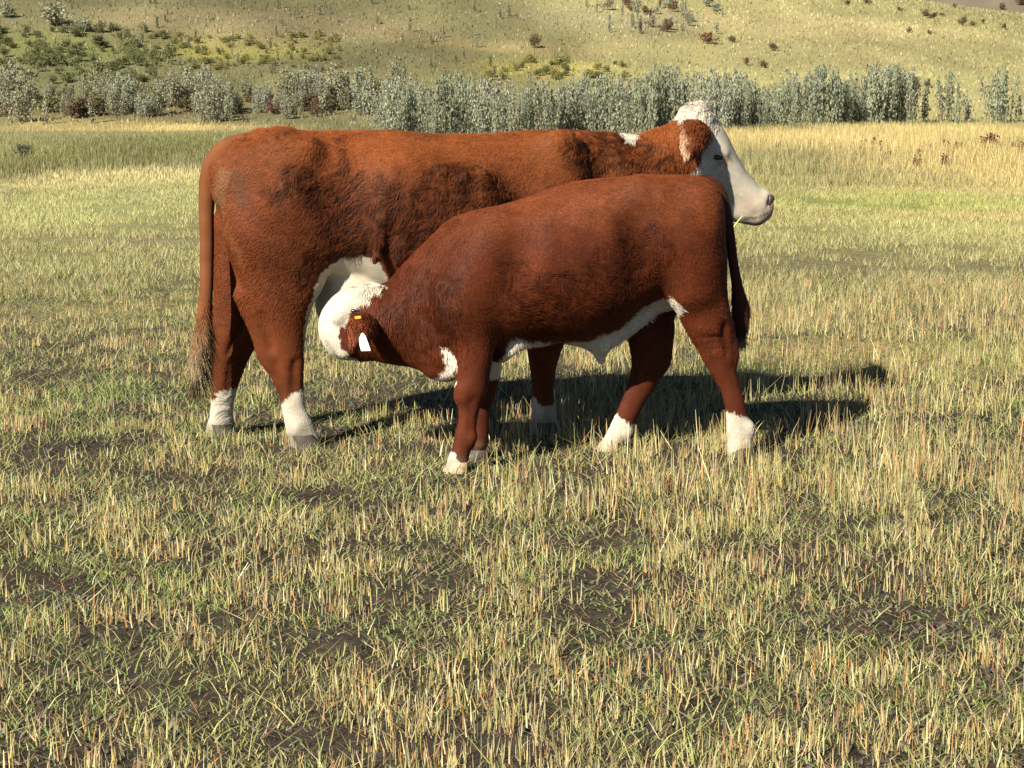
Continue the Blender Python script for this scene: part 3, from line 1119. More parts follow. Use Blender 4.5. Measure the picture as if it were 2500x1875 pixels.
def cow_col(P):
    base = np.array([0.145, 0.0365, 0.0098])
    n = vnoise(P * 4.5, 80) * 0.20 + vnoise(P * 14, 81) * 0.14 + vnoise(P * np.array([34, 34, 60]), 89) * 0.16 + vnoise(P * 110, 96) * 0.12
    c = base[None, :] * (1 + n)[:, None]
    # orange sunlit highlight on the back, painted in as a lighter coat colour
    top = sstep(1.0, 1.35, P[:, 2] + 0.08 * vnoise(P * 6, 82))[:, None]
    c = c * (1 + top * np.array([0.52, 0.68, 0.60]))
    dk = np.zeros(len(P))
    for poly, yp in DARKCURL_SHADE:
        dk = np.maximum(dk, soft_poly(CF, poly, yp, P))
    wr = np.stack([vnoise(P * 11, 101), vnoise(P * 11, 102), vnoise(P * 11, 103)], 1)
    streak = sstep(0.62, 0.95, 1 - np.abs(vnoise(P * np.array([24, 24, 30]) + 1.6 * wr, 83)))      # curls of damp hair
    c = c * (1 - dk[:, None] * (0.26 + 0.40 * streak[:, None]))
    c = markings(CF, COWMARK, P, c)
    dirt = (sstep(0.16, 0.03, P[:, 2] + 0.05 * vnoise(P * 22, 84)) * 0.6)[:, None]
    return c * (1 - dirt) + dirt * np.array([0.20, 0.15, 0.10])


def cow_flow(P):
    f = np.tile(np.array([-0.85, 0, -0.55]), (len(P), 1))
    leg = sstep(0.75, 0.5, P[:, 2])[:, None]
    f = f * (1 - leg) + leg * np.array([-0.05, 0, -1.0])
    tip = cx(1700, 300)
    nk = (sstep(cx(1380, 400)[0], cx(1480, 400)[0], P[:, 0]) * sstep(tip[0] + .05, tip[0] - .05, P[:, 0]))[:, None]
    f = f * (1 - nk) + nk * np.array([-0.15, 0, -1.0])
    return f


def cow_len(P):
    L = 0.014 + 0.012 * cow_wave(P)
    lo = sstep(0.72, 0.42, P[:, 2] + .05 * vnoise(P * 9, 99))
    L = L * (1 - lo) + 0.009 * lo
    ud = udder_zone(P)
    L = np.where(ud, 0.007, L)
    hd = P[:, 0] > cx(1712, 350)[0]
    L = np.where(hd, 0.009, L)
    poll = (P[:, 2] > cx(1700, 318)[2]) & (P[:, 0] > cx(1655, 300)[0]) & (P[:, 0] < cx(1745, 300)[0])
    L = np.where(poll, 0.028, L)
    muz = P[:, 0] > cx(1815, 490)[0]
    L = np.where(muz, 0.006, L)
    nk = (P[:, 0] > cx(1400, 400)[0]) & (P[:, 0] < cx(1680, 400)[0])
    L = np.where(nk & (P[:, 2] > .9), 0.024, L)
    back = (P[:, 2] > 1.36) & (P[:, 0] < cx(720, 310)[0])
    return np.where(back, 0.020, L)


def cow_lift(P):
    L = 0.34 + 0 * P[:, 0]
    L = np.where((P[:, 2] > 1.33) & (P[:, 0] < cx(720, 310)[0]) & (vnoise(P * 40, 98) > .1), 0.85, L)
    poll = (P[:, 2] > cx(1700, 322)[2]) & (P[:, 0] > cx(1650, 300)[0]) & (P[:, 0] < cx(1760, 300)[0])
    L = np.where(poll, 0.55, L)
    return np.where(P[:, 0] > cx(1725, 350)[0], np.minimum(L, 0.24), L)


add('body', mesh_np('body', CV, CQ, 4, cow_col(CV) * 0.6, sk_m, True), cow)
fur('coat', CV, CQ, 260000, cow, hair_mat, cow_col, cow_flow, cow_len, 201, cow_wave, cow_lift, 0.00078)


def ear_col(P):
    c = np.tile(np.array([0.16, 0.042, 0.012]), (len(P), 1)) * (1 + 0.2 * vnoise(P * 30, 90))[:, None]
    return c


def cow_ear_col(P):
    c = ear_col(P)
    a = cx(1672, 350, -.2)[0]
    m = sstep(a + 0.012, a - 0.02, P[:, 0] + 0.012 * vnoise(P * 50, 91))[:, None]
    return c * (1 - m) + m * np.array([0.50, 0.29, 0.17])


ear(CF, 'ear', cow, [cx(1708, 322, -.06), cx(1698, 308, -.21), cx(1674, 388, -.27)], 0.068, 0.010, cow_ear_col, sk_m, 301,
    label='brown near ear with pale fringe', facing=(0.35, -0.6, 0.75), hair=5200, hl=.026)
ear(CF, 'ear', cow, [cx(1716, 316, .07), cx(1722, 300, .18), cx(1728, 305, .27)], 0.055, 0.010, ear_col, sk_m, 302, facing=(0.35, 0.6, 0.75), hair=1800, hl=.03)
for sgn in (-1, 1):
    e0, e1 = CF.at(1749, 384, sgn * .112)[0], CF.at(1761, 386, sgn * .108)[0]
    small([(e0, e1, .013, .010, .8)], 'eye', cow, eye_mat, .003)
    r0, r1 = CF.at(1883, 485, sgn * .046)[0], CF.at(1876, 500, sgn * .050)[0]
    small([(r0, r1, .017, .014, .7)], 'nostril', cow, nose_mat, .003)
hoof(CF, 750, 1090, -.19, 1, 1.25, cow, horn_mat)
hoof(CF, 553, 1090, .17, 1, 1.25, cow, horn_mat)
hoof(CF, 1338, 1080, -.15, 1, 1.2, cow, horn_mat)
hoof(CF, 1342, 1080, .13, 1, 1.2, cow, horn_mat)
# tail
tp = [(625, 338, 18), (575, 352, 23), (540, 376, 26), (518, 412, 26), (507, 460, 22), (504, 520, 19), (505, 600, 18), (504, 700, 17), (498, 780, 17), (490, 850, 13), (485, 905, 6)]
tp = spline(tp, 4)
tl = []
for q0, q1 in zip(tp[:-1], tp[1:]):
    a, s0 = CF.at(q0[0], q0[1], -.03)
    c, s1 = CF.at(q1[0], q1[1], -.03)
    tl.append((a, c, q0[2] * s0, q1[2] * s1, .9))


def tail_col(P):
    c = np.tile(np.array([0.17, 0.058, 0.019]), (len(P), 1)) * (1 + 0.16 * vnoise(P * 18, 92))[:, None]
    m = sstep(0.62, 0.40, P[:, 2] + 0.05 * vnoise(P * 30, 93))[:, None]
    return c * (1 - m) + m * np.array([0.40, 0.31, 0.17])


tail, TV, TQ = small(tl, 'tail', cow, sk_m, .007, .002, 4)
tail.data.attributes.new('col', 'FLOAT_COLOR', 'POINT').data.foreach_set(
    'color', np.concatenate([tail_col(TV) * .8, np.ones((len(TV), 1))], 1).astype(np.float32).ravel())
zsw = cx(490, 760)[2]
fur('tail_hair', TV, TQ, 15000, tail, hair_mat, tail_col, lambda P: np.tile(np.array([-0.08, 0, -1.0]), (len(P), 1)),
    lambda P: 0.014 + 0.11 * sstep(zsw + .12, zsw - .15, P[:, 2]), 203,
    lambda P: np.full(len(P), .10), .10, .0008, dens=lambda C: 1 + 7 * sstep(zsw + .05, zsw - .1, C[:, 2]))

# ---- the calf
KF = Frame(0.42, 7.72, 15.0)


def kx(u, v, y=0.0):
    return KF.at(u, v, y)[0]


calf = empty('calf', tuple(KF.o), math.radians(15.0), category='calf',
             label='red brown calf with white socks nursing under the cow, facing left')
S = Skin((-1.36, -0.42, -0.02), (0.98, 0.66, 1.25), 0.0085)
S.loft(stations(KF, [
    (868, 770, 850, .02, .20), (885, 742, 872, .075, .20), (920, 716, 880, .10, .185), (960, 682, 889, .115, .16), (1005, 630, 898, .135, .11), (1060, 577, 915, .175, .05), (1110, 533, 905, .205, .01),
    (1166, 514, 865, .225, 0), (1230, 501, 842, .235, 0), (1300, 481, 832, .255, 0), (1400, 446, 832, .275, 0), (1480, 436, 816, .275, 0),
    (1560, 431, 757, .255, 0), (1620, 428, 735, .24, 0), (1690, 431, 740, .22, 0), (1722, 442, 735, .18, 0), (1744, 470, 700, .105, 0), (1757, 530, 640, .03, 0)]), 2.12, -.13, .03)
for sgn in (-1, 1):
    a = lambda u, v, yy: KF.at(u, v, sgn * yy)[0]
    S.cone(a(1560, 475, .13), a(1590, 480, .14), .06, .05, 1, .09)
    S.cone(a(1686, 520, .10), a(1688, 640, .13), .118, .115, .8, .08)
    S.cone(a(1668, 590, .165), a(1688, 700, .165), .125, .10, .7, .05)
    S.cone(a(1200, 570, .15), a(1118, 740, .145), .09, .11, .7, .06)
    S.cone(a(1330, 600, .19), a(1450, 650, .19), .10, .10, .6, .09)
    S.cone(a(1568, 550, .325), a(1592, 690, .325), .095, .085, 1, .06, cut=True)
    S.cone(a(1285, 580, .335), a(1245, 770, .325), .095, .09, 1, .06, cut=True)
    S.cone(a(1062, 660, .255), a(1070, 800, .245), .07, .07, 1, .05, cut=True)
# near hind, far hind
chain(S, KF, [(1700, 640, 74), (1712, 730, 66), (1728, 785, 58), (1741, 825, 48), (1754, 870, 38), (1768, 908, 30), (1784, 950, 25), (1793, 985, 25), (1798, 1015, 26),
              (1804, 1050, 31), (1806, 1070, 29), (1806, 1096, 34)], -.13, .66, .035)
chain(S, KF, [(1772, 790, 14), (1784, 830, 12), (1788, 870, 12)], -.13, .6, .025)
chain(S, KF, [(1640, 660, 70), (1600, 740, 58), (1585, 800, 54), (1588, 858, 49), (1580, 900, 40), (1560, 950, 31), (1539, 995, 27), (1521, 1035, 27),
              (1502, 1070, 25), (1485, 1098, 26)], .12, .66, .035)
chain(S, KF, [(1635, 800, 12), (1622, 865, 14), (1610, 895, 13)], .12, .6, .025)
# near fore, far fore
chain(S, KF, [(1140, 700, 70), (1150, 790, 54), (1158, 850, 47), (1156, 905, 41), (1153, 948, 38), (1146, 985, 28), (1142, 1025, 23), (1135, 1065, 25),
              (1126, 1100, 23), (1115, 1136, 27)], -.13, .75, .035)
chain(S, KF, [(1150, 760, 60), (1184, 850, 42), (1187, 905, 36), (1182, 955, 29), (1172, 1000, 24), (1171, 1040, 23), (1168, 1080, 25)], .12, .75, .035)
# joints and sinews
chain(S, KF, [(1784, 838, 12), (1790, 866, 13), (1790, 890, 9)], -.13, .7, .015)
chain(S, KF, [(1626, 866, 12), (1620, 890, 13), (1608, 910, 9)], .12, .7, .015)
S.cone(KF.at(1768, 795, -.186)[0], KF.at(1776, 862, -.172)[0], .014, .012, 1, .016, cut=True)
S.cone(KF.at(1742, 880, -.172)[0], KF.at(1772, 955, -.160)[0], .010, .009, 1, .014, cut=True)
for q in range(3):                                                              # folds of skin above the hock
    S.cone(KF.at(1706 + 6 * q, 822 + 15 * q, -.176)[0], KF.at(1768, 818 + 15 * q, -.178)[0], .007, .007, 1, .010, cut=True)
S.cone(KF.at(1152, 975, -.172)[0], KF.at(1146, 1060, -.166)[0], .010, .008, 1, .014, cut=True)
chain(S, KF, [(1132, 950, 22), (1128, 968, 20)], -.13, 1.1, .02)
chain(S, KF, [(1150, 1066, 13), (1146, 1080, 12)], -.13, 1.6, .02)
chain(S, KF, [(1826, 1040, 13), (1830, 1052, 12)], -.13, 1.6, .02)
chain(S, KF, [(1530, 1052, 13), (1526, 1062, 12)], .12, 1.6, .02)
# brisket
chain(S, KF, [(1082, 862, 30), (1093, 896, 29)], .03, 2.2, .04)
chain(S, KF, [(1060, 900, 22), (1092, 905, 22)], .06, 1.4, .03)
for u0, v0, u1, v1, yy in ((1010, 690, 1022, 800, -.075), (985, 720, 995, 820, -.035), (1040, 670, 1050, 800, -.125)):      # folds of the neck
    S.cone(KF.at(u0, v0, yy)[0], KF.at(u1, v1, yy - .01)[0], .016, .018, 1, .03, cut=True)
# sheath and belly skin
chain(S, KF, [(1400, 818, 20), (1450, 838, 22), (1464, 860, 16), (1468, 880, 11)], 0, .9, .03)
chain(S, KF, [(1470, 838, 22), (1530, 790, 24), (1590, 745, 24), (1630, 735, 22)], .0, 2.0, .03)
chain(S, KF, [(1215, 860, 24), (1260, 830, 22), (1320, 820, 18)], .02, 3.0, .03)
# head, turned up under the cow
chain(S, KF, [(905, 795, 60, .21), (866, 806, 66, .22), (840, 806, 60, .24), (840, 784, 58, .28), (855, 756, 50, .37), (885, 737, 42, .47), (900, 730, 38, .53)], 0, .95, .035)
chain(S, KF, [(878, 835, 42, .20), (842, 832, 44, .23)], 0, .9, .03)
chain(S, KF, [(925, 780, 74, .19), (960, 790, 80, .16)], 0, .9, .05)
chain(S, KF, [(862, 738, 34, .24), (905, 722, 26, .24)], 0, .9, .03)
# cheek, brow and creases of the face
q0, q1, q2 = KF.at(826, 775, .14)[0], KF.at(868, 738, .15)[0], KF.at(912, 716, .17)[0]
S.limb([(q0, q1, .030, .028), (q1, q2, .028, .022)], .8, .03)
S.limb([(KF.at(806, 822, .16)[0], KF.at(840, 858, .14)[0], .030, .030)], .8, .03)
S.cone(KF.at(797, 768, .135)[0], KF.at(815, 806, .125)[0], .009, .007, 1, .014, cut=True)
S.cone(KF.at(838, 782, .10)[0], KF.at(860, 760, .10)[0], .010, .010, 1, .016, cut=True)
S.blur(1)
KV, KQ = S.mesh()
KV = relax(KV, KQ, 1)
CALFMARK = [
    ([(740, 720), (800, 690), (840, 690), (945, 660), (948, 690), (935, 716), (906, 720), (895, 738), (882, 745), (874, 757), (858, 762), (854, 775), (852, 796),
      (834, 800), (828, 822), (834, 850), (858, 876), (880, 880), (880, 930), (740, 900)], .12, -1, .30, WHITE, 1),
    ([(740, 640), (935, 640), (935, 900), (740, 900)], .42, .30, 1, WHITE, 1),
    ([(1070, 940), (1092, 895), (1088, 870), (1076, 845), (1086, 842), (1099, 860), (1107, 880), (1106, 932)], -.08, -.30, 1, (0.82, .7, .56), 1),
    ([(1196, 935), (1216, 880), (1247, 814), (1301, 831), (1361, 834), (1442, 828), (1464, 811), (1503, 798), (1531, 771), (1553, 747), (1597, 727), (1613, 717),
      (1650, 752), (1610, 790), (1545, 840), (1505, 880), (1500, 940), (1430, 940), (1380, 900), (1300, 880), (1236, 935)], -.06, -.30, .12, WHITE, 1),
    ([(1765, 1000), (1790, 1008), (1812, 1016), (1850, 1008), (1900, 1140), (1740, 1140), (1755, 1000)], -.13, -1, 0, WHITE, 1),
    ([(1470, 1000), (1503, 1012), (1520, 1020), (1535, 1038), (1560, 1030), (1580, 1140), (1440, 1140)], .12, 0, 1, WHITE, 1),
    ([(1060, 1160), (1096, 1100), (1104, 1096), (1112, 1118), (1140, 1132), (1160, 1128), (1170, 1170), (1060, 1175)], -.13, -1, 0, (0.80, .64, .52), 1),
]
CALFDARK = [
    ([(1210, 640), (1330, 660), (1430, 600), (1560, 560), (1660, 570), (1610, 640), (1600, 720), (1540, 770), (1450, 820), (1300, 830), (1240, 760)], -.26),  # dark wavy hair, with belly and flank hollow shade painted in
    ([(930, 690), (1010, 640), (1080, 640), (1120, 700), (1110, 830), (1000, 890), (930, 850)], -.1),
]


def calf_wave(P):
    w = 0.16 + 0 * P[:, 0]
    for poly, yp in CALFDARK:
        w = np.maximum(w, 0.7 * soft_poly(KF, poly, yp, P, 8, .05, 75))
    return w


def calf_col(P):
    base = np.array([0.098, 0.0215, 0.0064])
    n = vnoise(P * 5.5, 85) * 0.22 + vnoise(P * 17, 86) * 0.15 + vnoise(P * np.array([44, 44, 34]), 89) * 0.16 + vnoise(P * 120, 97) * 0.12
    c = base[None, :] * (1 + n)[:, None]
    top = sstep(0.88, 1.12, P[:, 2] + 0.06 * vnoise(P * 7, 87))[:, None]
    c = c * (1 + top * np.array([0.50, 0.80, 0.80]))  # bright orange topline: sunlight painted into the coat colour
    dk = np.zeros(len(P))
    for poly, yp in CALFDARK:
        dk = np.maximum(dk, soft_poly(KF, poly, yp, P, 8, .05, 75))
    wr = np.stack([vnoise(P * 9, 101), vnoise(P * 9, 102), vnoise(P * 9, 103)], 1)
    streak = sstep(0.6, 0.95, 1 - np.abs(vnoise(P * np.array([30, 30, 13]) + 1.2 * wr, 88)))
    c = c * (1 - dk[:, None] * (0.14 + 0.26 * streak[:, None]))
    c = markings(KF, CALFMARK, P, c)
    dirt = (sstep(0.10, 0.02, P[:, 2] + 0.04 * vnoise(P * 22, 84)) * 0.45)[:, None]
    return c * (1 - dirt) + dirt * np.array([0.26, 0.20, 0.13])


def calf_flow(P):
    f = np.tile(np.array([0.75, 0, -0.65]), (len(P), 1))
    leg = sstep(0.62, 0.45, P[:, 2])[:, None]
    f = f * (1 - leg) + leg * np.array([0.05, 0, -1.0])
    nk = sstep(kx(1130, 700)[0], kx(1040, 700)[0], P[:, 0])[:, None]
    f = f * (1 - nk) + nk * np.array([0.25, 0, -1.0])
    return f


def calf_len(P):
    L = 0.014 + 0.010 * calf_wave(P)
    lo = sstep(0.58, 0.36, P[:, 2] + .05 * vnoise(P * 9, 99))
    L = L * (1 - lo) + 0.009 * lo
    L = np.where((P[:, 0] < kx(1110, 700)[0]) & (P[:, 0] > kx(900, 700)[0]) & (P[:, 2] > .45), 0.024, L)
    L = np.where(P[:, 0] < kx(890, 780)[0], 0.010, L)
    low = (P[:, 2] < kx(1300, 740)[2]) & (P[:, 2] > kx(1300, 840)[2])
    return np.where(low & (P[:, 0] > kx(1200, 700)[0]) & (P[:, 0] < kx(1560, 700)[0]), 0.024, L)


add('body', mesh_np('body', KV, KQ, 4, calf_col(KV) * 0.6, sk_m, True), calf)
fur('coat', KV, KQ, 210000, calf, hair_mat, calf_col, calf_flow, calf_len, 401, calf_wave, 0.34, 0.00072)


def calf_ear_col(P):
    return np.tile(np.array([0.15, 0.038, 0.012]), (len(P), 1)) * (1 + 0.18 * vnoise(P * 30, 94))[:, None]


kear = ear(KF, 'ear', calf, [kx(895, 785, .10), kx(884, 782, -.06), kx(856, 856, -.10)], 0.060, .008, calf_ear_col, sk_m, 501,
           label='brown near ear wearing a white tag', facing=(0.2, -0.8, 0.5), hair=2600, hl=.018)
ear(KF, 'ear', calf, [kx(905, 770, .30), kx(920, 765, .38), kx(930, 800, .42)], 0.045, .008, calf_ear_col, sk_m, 502, facing=(0.2, 0.8, 0.5), hair=0)


def slab(pts, thick, name, parent, mat):
    """a thin plate with the given outline (local points), given thickness"""
    P = np.array(pts)
    n = np.cross(P[1] - P[0], P[2] - P[0])
    n /= np.linalg.norm(n)
    m = len(P)
    bm = bpy.data.meshes.new(name)
    V = [tuple(p + n * thick / 2) for p in P] + [tuple(p - n * thick / 2) for p in P]
    Fc = [tuple(range(m)), tuple(range(2 * m - 1, m - 1, -1))] + [(i, m + i, m + (i + 1) % m, (i + 1) % m) for i in range(m)]
    bm.from_pydata(V, [], Fc)
    bm.materials.append(mat)
    return add(name, bm, parent)


ty = -.15
slab([kx(882, 815, ty + .03), kx(886, 813, ty + .03), (kx(893, 822, ty)), kx(900, 838, ty), kx(905, 856, ty - .01), kx(882, 857, ty - .01), kx(878, 842, ty), kx(876, 826, ty)],
     .003, 'ear_tag', kear, tag_mat)
slab([kx(866, 773, -.03), kx(880, 771, -.03), kx(881, 777, -.03), kx(867, 779, -.03)], .012, 'tag_button', kear, amber_mat)
ep = []
for u, v in ((853, 752), (861, 756)):
    q = kx(u, v, .2)
    i = np.argmin(((KV[:, [0, 2]] - q[[0, 2]]) ** 2).sum(1) + 0.02 * (KV[:, 1] - KV[:, 1].min()) ** 2)
    ep.append(KV[i])
small([(ep[0], ep[1], .010, .012, 1)], 'eye', calf, eye_mat, .002)
hoof(KF, 1112, 1146, -.13, -1, .95, calf, horn_pale)
hoof(KF, 1160, 1110, .12, -1, .9, calf, horn_mat)
hoof(KF, 1800, 1105, -.13, -1, .95, calf, horn_mat)
hoof(KF, 1480, 1108, .12, -1, .95, calf, horn_pale)
tp = spline([(1694, 438, 9), (1730, 443, 15), (1755, 470, 17), (1770, 520, 16), (1780, 575, 14), (1790, 640, 12), (1800, 700, 13), (1807, 750, 13), (1806, 812, 6)], 4)
tl = []
for q0, q1 in zip(tp[:-1], tp[1:]):
    a, s0 = KF.at(q0[0], q0[1], -.035)
    c, s1 = KF.at(q1[0], q1[1], -.035)
    tl.append((a, c, q0[2] * s0, q1[2] * s1, .9))


def ktail_col(P):
    c = np.tile(np.array([0.06, 0.018, 0.008]), (len(P), 1)) * (1 + 0.16 * vnoise(P * 18, 95))[:, None]  # darker than the body: the rump's shadow put into the tail colour
    zt = kx(1806, 800)[2]
    m = sstep(zt + .02, zt - .03, P[:, 2])[:, None]
    return c * (1 - m) + m * np.array([0.6, 0.5, 0.38])


tail, TV, TQ = small(tl, 'tail', calf, sk_m, .006, .002, 4)
tail.data.attributes.new('col', 'FLOAT_COLOR', 'POINT').data.foreach_set(
    'color', np.concatenate([ktail_col(TV) * .8, np.ones((len(TV), 1))], 1).astype(np.float32).ravel())
zk = kx(1800, 680)[2]
fur('tail_hair', TV, TQ, 9000, tail, hair_mat, ktail_col, lambda P: np.tile(np.array([0.02, 0, -1.0]), (len(P), 1)),
    lambda P: 0.014 + 0.055 * sstep(zk, zk - .1, P[:, 2]), 403, lambda P: np.full(len(P), .12), .25, .0008,
    dens=lambda C: 1 + 4 * sstep(zk + .05, zk - .1, C[:, 2]))

# the straw in the cow's mouth
a, c, d_ = CF.at(1812, 528, -.06)[0], CF.at(1798, 545, -.09)[0], CF.at(1783, 568, -.11)[0]
st, _, _ = small([(a, c, .0035, .0035, 1), (c, d_, .0035, .0025, 1)], 'straw_stalk', None, plain_mat('green_straw', (0.52, 0.50, 0.16), .6, .3, .2), .0018, .003, 1,
                 label='pale green straw stalk hanging from the mouth of the cow', category='straw')
st.location = tuple(CF.o)
st.rotation_euler = (0, 0, math.radians(15.0))


# ------------------------------------------------------------------ grass and stubble
grass_mat = blade_mat('grass_blade', 0.20, 0.5)
straw_mat = blade_mat('straw', 0.06, 0.42)


def scatter(n, y0, y1, seed, power=1.0, margin=0.45):
    """points spread over the strip of field the picture could see"""
    r = np.random.default_rng(seed)
    y = np.empty(0)
    while len(y) < n:
        c = r.uniform(y0, y1, n * 2)
        keep = r.uniform(0, 1, n * 2) < ((0.30 * c + margin) / (0.30 * y1 + margin)) * (y0 / c) ** power * 1.0 / max(1e-6, ((0.30 * y0 + margin) / (0.30 * y1 + margin) if power > 1 else 1))
        y = np.concatenate([y, c[keep]])
    y = y[:n]
    inner = 0.30 * y + margin
    out = r.uniform(0, 1, n) < 0.2                      # thinner to the sides, beyond the edge of the picture
    x = np.where(out, np.sign(r.uniform(-1, 1, n)) * (inner + r.uniform(0, 1, n) * (0.16 * y + 0.9)), r.uniform(-1, 1, n) * inner)
    return x, y, r


def blades(name, x, y, r, h, w, lean, curl, col, mat, seg=2, label=None, down=0.0):
    """thin tapered blades with seg joints"""
    n = len(x)
    z = H(x, y) - 0.006
    a = r.uniform(0, 2 * math.pi, n)
    d = np.stack([np.cos(a), np.sin(a), np.zeros(n)], 1)
    fa = r.uniform(0, math.pi, n)
    s = np.stack([np.cos(fa), np.sin(fa) * 0.6, np.zeros(n)], 1)
    base = np.stack([x, y, z], 1)
    V = []
    for j in range(seg + 1):
        t = j / seg
        off = d * ((lean * t + curl * t * t) * h)[:, None]
        up = np.zeros((n, 3))
        up[:, 2] = h * (t - down * t * t)
        c = base + off + up
        ww = (w * (1 - 0.75 * t ** 1.5))[:, None]
        V += [c - s * ww, c + s * ww]
    V = np.stack(V, 1)
    k = 2 * (seg + 1)
    o = np.arange(n)[:, None, None] * k
    q = np.array([[2 * j, 2 * j + 1, 2 * j + 3, 2 * j + 2] for j in range(seg)])[None]
    Fq = (o + q).reshape(-1, 4)
    sh = np.repeat(col[:, None, :], k, 1)
    me = mesh_np(name, V.reshape(-1, 3), Fq, 4, np.clip(sh.reshape(-1, 3), 0.004, 0.9), mat)
    return add(name, me, None, kind='stuff', label=label or name.replace('_', ' '))


STRAW = np.array([[0.41, 0.35, 0.15], [0.54, 0.47, 0.24], [0.40, 0.30, 0.11], [0.34, 0.33, 0.13], [0.48, 0.27, 0.11], [0.30, 0.14, 0.085], [0.31, 0.25, 0.15]])
GREEN = np.array([[0.29, 0.30, 0.09], [0.20, 0.225, 0.07], [0.43, 0.41, 0.17], [0.10, 0.13, 0.045], [0.31, 0.26, 0.115], [0.14, 0.11, 0.07]])


FRESH = np.array([[0.27, 0.32, 0.085], [0.20, 0.27, 0.07], [0.34, 0.36, 0.12], [0.13, 0.19, 0.055]])


def pick(r, pal, n, p=None, v=0.18):
    c = pal[r.choice(len(pal), n, p=p)]
    return c * r.uniform(1 - v, 1 + v, (n, 1)) * r.uniform(.94, 1.06, (n, 3))


def patchy(x, y, r, f, seed, thr, soft=0.35):
    q = n2(x, y, f, seed) + 0.5 * n2(x, y, f * 3, seed + 1)
    return r.uniform(0, 1, len(x)) < sstep(thr - soft, thr + soft, q)


def thin(x, y, m):
    return x[m], y[m]


# standing stubble, cut short and tufted
x, y, r = scatter(125000, 3.3, 15, 11)
cl = r.integers(0, 9000, len(x))
cxs, cys, _ = scatter(9000, 3.3, 15, 12)
j = r.uniform(0, 1, len(x)) < 0.75
x = np.where(j, cxs[cl] + r.normal(0, .028, len(x)), x)
y = np.where(j, cys[cl] + r.normal(0, .028, len(x)), y)
m = patchy(x, y, r, 3.6, 31, 0.0, .4)
x, y = thin(x, y, m)
n = len(x)
blades('stubble', x, y, r, r.uniform(.02, .076, n) * (1 + 1.0 * sstep(5.6, 7.0, y) * sstep(-.9, .5, x)), r.uniform(.0013, .0030, n), np.abs(r.normal(0, .17, n)) + .5 * (r.uniform(0, 1, n) < .12), r.normal(0, .06, n),
       pick(r, STRAW, n, [.24, .2, .15, .14, .1, .06, .11]) * r.uniform(.6, 1.08, (n, 1)), straw_mat, 1, 'pale cut straw stubble standing over the field')
# thin green and yellowish grass between
x, y, r = scatter(310000, 3.3, 15, 13)
m = patchy(x, y, r, 4.2, 33, -0.02, .4)
x, y = thin(x, y, m)
n = len(x)
blades('grass', x, y, r, r.gamma(2.2, .013, n).clip(.010, .10) * (1 + .35 * sstep(5.6, 7.2, y)), r.uniform(.0009, .0023, n), np.abs(r.normal(0, .45, n)), np.abs(r.normal(0, .45, n)),
       np.where((n2(x, y, .55, 60) + .5 * n2(x, y, 2.2, 61) + .25 * sstep(.3, 1.2, x) * sstep(5.4, 4.4, y) > r.uniform(.15, .75, n))[:, None],
                pick(r, FRESH, n, None, .25), pick(r, GREEN, n, [.21, .14, .21, .12, .18, .14], .28)), grass_mat, 2, 'yellow green grass growing through the stubble', .25)
# fallen straw
x, y, r = scatter(60000, 3.3, 15, 15)
n = len(x)
blades('fallen_straw', x, y, r, np.full(n, .08) * r.uniform(.25, 1.4, n), r.uniform(.0012, .0030, n), r.uniform(.5, 1.0, n) * 1.0, r.uniform(0, .3, n),
       pick(r, STRAW, n, [.14, .12, .14,   .2, .1, .08, .22]) * r.uniform(.35, .9, (n, 1)), straw_mat, 1, 'fallen broken straw lying over the soil', r.uniform(.45, .9, n))
# low broad leaves (clover and weeds)
x, y, r = scatter(150000, 3.3, 15, 17)
m = patchy(x, y, r, 1.7, 37, -0.2, .5)
x, y = thin(x, y, m)
n = len(x)
LOW = np.array([[0.13, 0.19, 0.055], [0.17, 0.195, 0.075], [0.21, 0.19, 0.12], [0.17, 0.09, 0.075], [0.14, 0.16, 0.085]])
blades('low_weeds', x, y, r, r.uniform(.012, .045, n), r.uniform(.002, .0055, n), r.uniform(.2, .9, n), r.uniform(.2, .7, n),
       pick(r, LOW, n, [.24, .28, .22, .10, .16]), grass_mat, 2, 'low dark leaves of weeds and clover close to the soil', .5)
# field from behind the cow outwards
x, y, r = scatter(300000, 14, 36, 19, 1.0)
m = patchy(x, y, r, 1.1, 43, -.25, .4)
x, y = thin(x, y, m)
n = len(x)
zc = zone(x, y)
g = pick(r, GREEN, n, [.32, .2, .24, .08, .12, .04])
s = pick(r, STRAW, n, [.24, .2, .12, .2, .1, .04, .10])
q = (r.uniform(0, 1, n) < 0.5 + .25 * n2(x, y, .35, 41))[:, None]
c = np.where(q, g, s) * 0.42 + zc * r.uniform(.6, 1.6, (n, 1)) * 0.75
blades('field_grass', x, y, r, r.uniform(.03, .10, n), r.uniform(.003, .0065, n), np.abs(r.normal(0, .4, n)), np.abs(r.normal(0, .2, n)), c, grass_mat, 1,
       'mixed green and straw coloured grass of the middle field', .15)
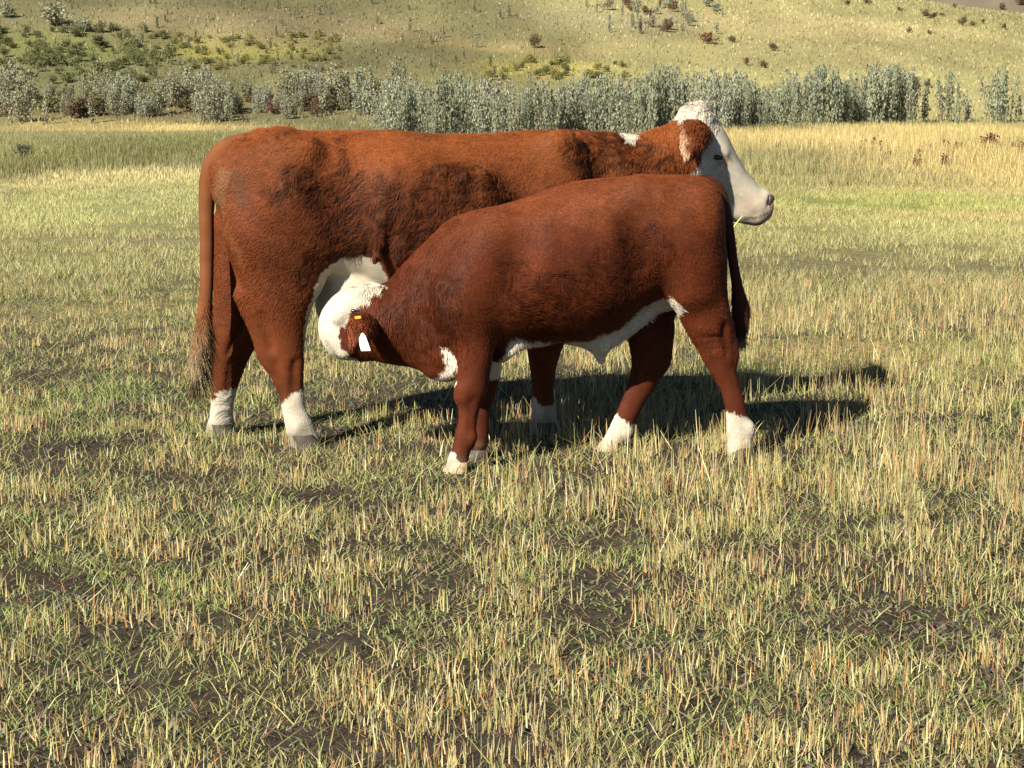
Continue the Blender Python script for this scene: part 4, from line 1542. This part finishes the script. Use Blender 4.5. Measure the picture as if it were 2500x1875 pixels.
# tall golden grass before the shrub row
x, y, r = scatter(220000, 32, 92, 23, 1.0)
n = len(x)
zc = zone(x, y)
c = zc * r.uniform(.7, 1.5, (n, 1)) * r.uniform(.95, 1.06, (n, 3))
tall = (0.20 + 0.26 * sstep(2, 8, x)) * (.35 + .65 * sstep(33, 44, y + 5 * n2(x, y, .25, 45)))
blades('tall_grass', x, y, r, tall * r.uniform(.5, 1.3, n), r.uniform(.007, .016, n), np.abs(r.normal(0, .14, n)), np.abs(r.normal(0, .14, n)), c, grass_mat, 1,
       'tall golden grass along the far side of the field', .05)
# rough grass on the hill
x, y, r = scatter(140000, 92, 330, 27, 1.0)
n = len(x)
zc = zone(x, y)
c = zc * r.uniform(.78, 1.25, (n, 1)) * r.uniform(.95, 1.06, (n, 3))
blades('hill_grass', x, y, r, (.13 + .0005 * y) * r.uniform(.4, 1.3, n), (.02 + .0003 * y) * r.uniform(.6, 1.4, n), np.abs(r.normal(0, .2, n)), np.abs(r.normal(0, .2, n)), c, grass_mat, 1,
       'rough dry grass covering the hill side', .05)

# crumbs and clods of dark soil
x, y, r = scatter(30000, 3.3, 13, 29)
m = patchy(x, y, r, 0.7, 51, 0.05, .5)
x, y = thin(x, y, m)
n = len(x)
s = r.uniform(.003, .014, n) * r.uniform(.5, 1.3, n)
octa = np.array([[1, 0, 0], [-1, 0, 0], [0, 1, 0], [0, -1, 0], [0, 0, 1], [0, 0, -1]], float)
V = octa[None] * s[:, None, None] * r.uniform(.6, 1.4, (n, 6, 1)) + r.normal(0, .25, (n, 6, 3)) * s[:, None, None]
V[:, :, 2] *= .7
V += np.stack([x, y, H(x, y) + s * .3], 1)[:, None, :]
tri = np.array([[0, 2, 4], [2, 1, 4], [1, 3, 4], [3, 0, 4], [2, 0, 5], [1, 2, 5], [3, 1, 5], [0, 3, 5]])
Fq = (np.arange(n)[:, None, None] * 6 + tri[None]).reshape(-1, 3)
c = np.repeat((np.array([0.062, 0.05, 0.04]) * r.uniform(.6, 1.6, (n, 1)))[:, None, :], 6, 1).reshape(-1, 3)
clod_mat = blade_mat('soil_clod', 0.0, .95)
add('soil_clods', mesh_np('soil_clods', V.reshape(-1, 3), Fq, 3, c, clod_mat), None, kind='stuff', label='dark crumbs of soil between the stubble')
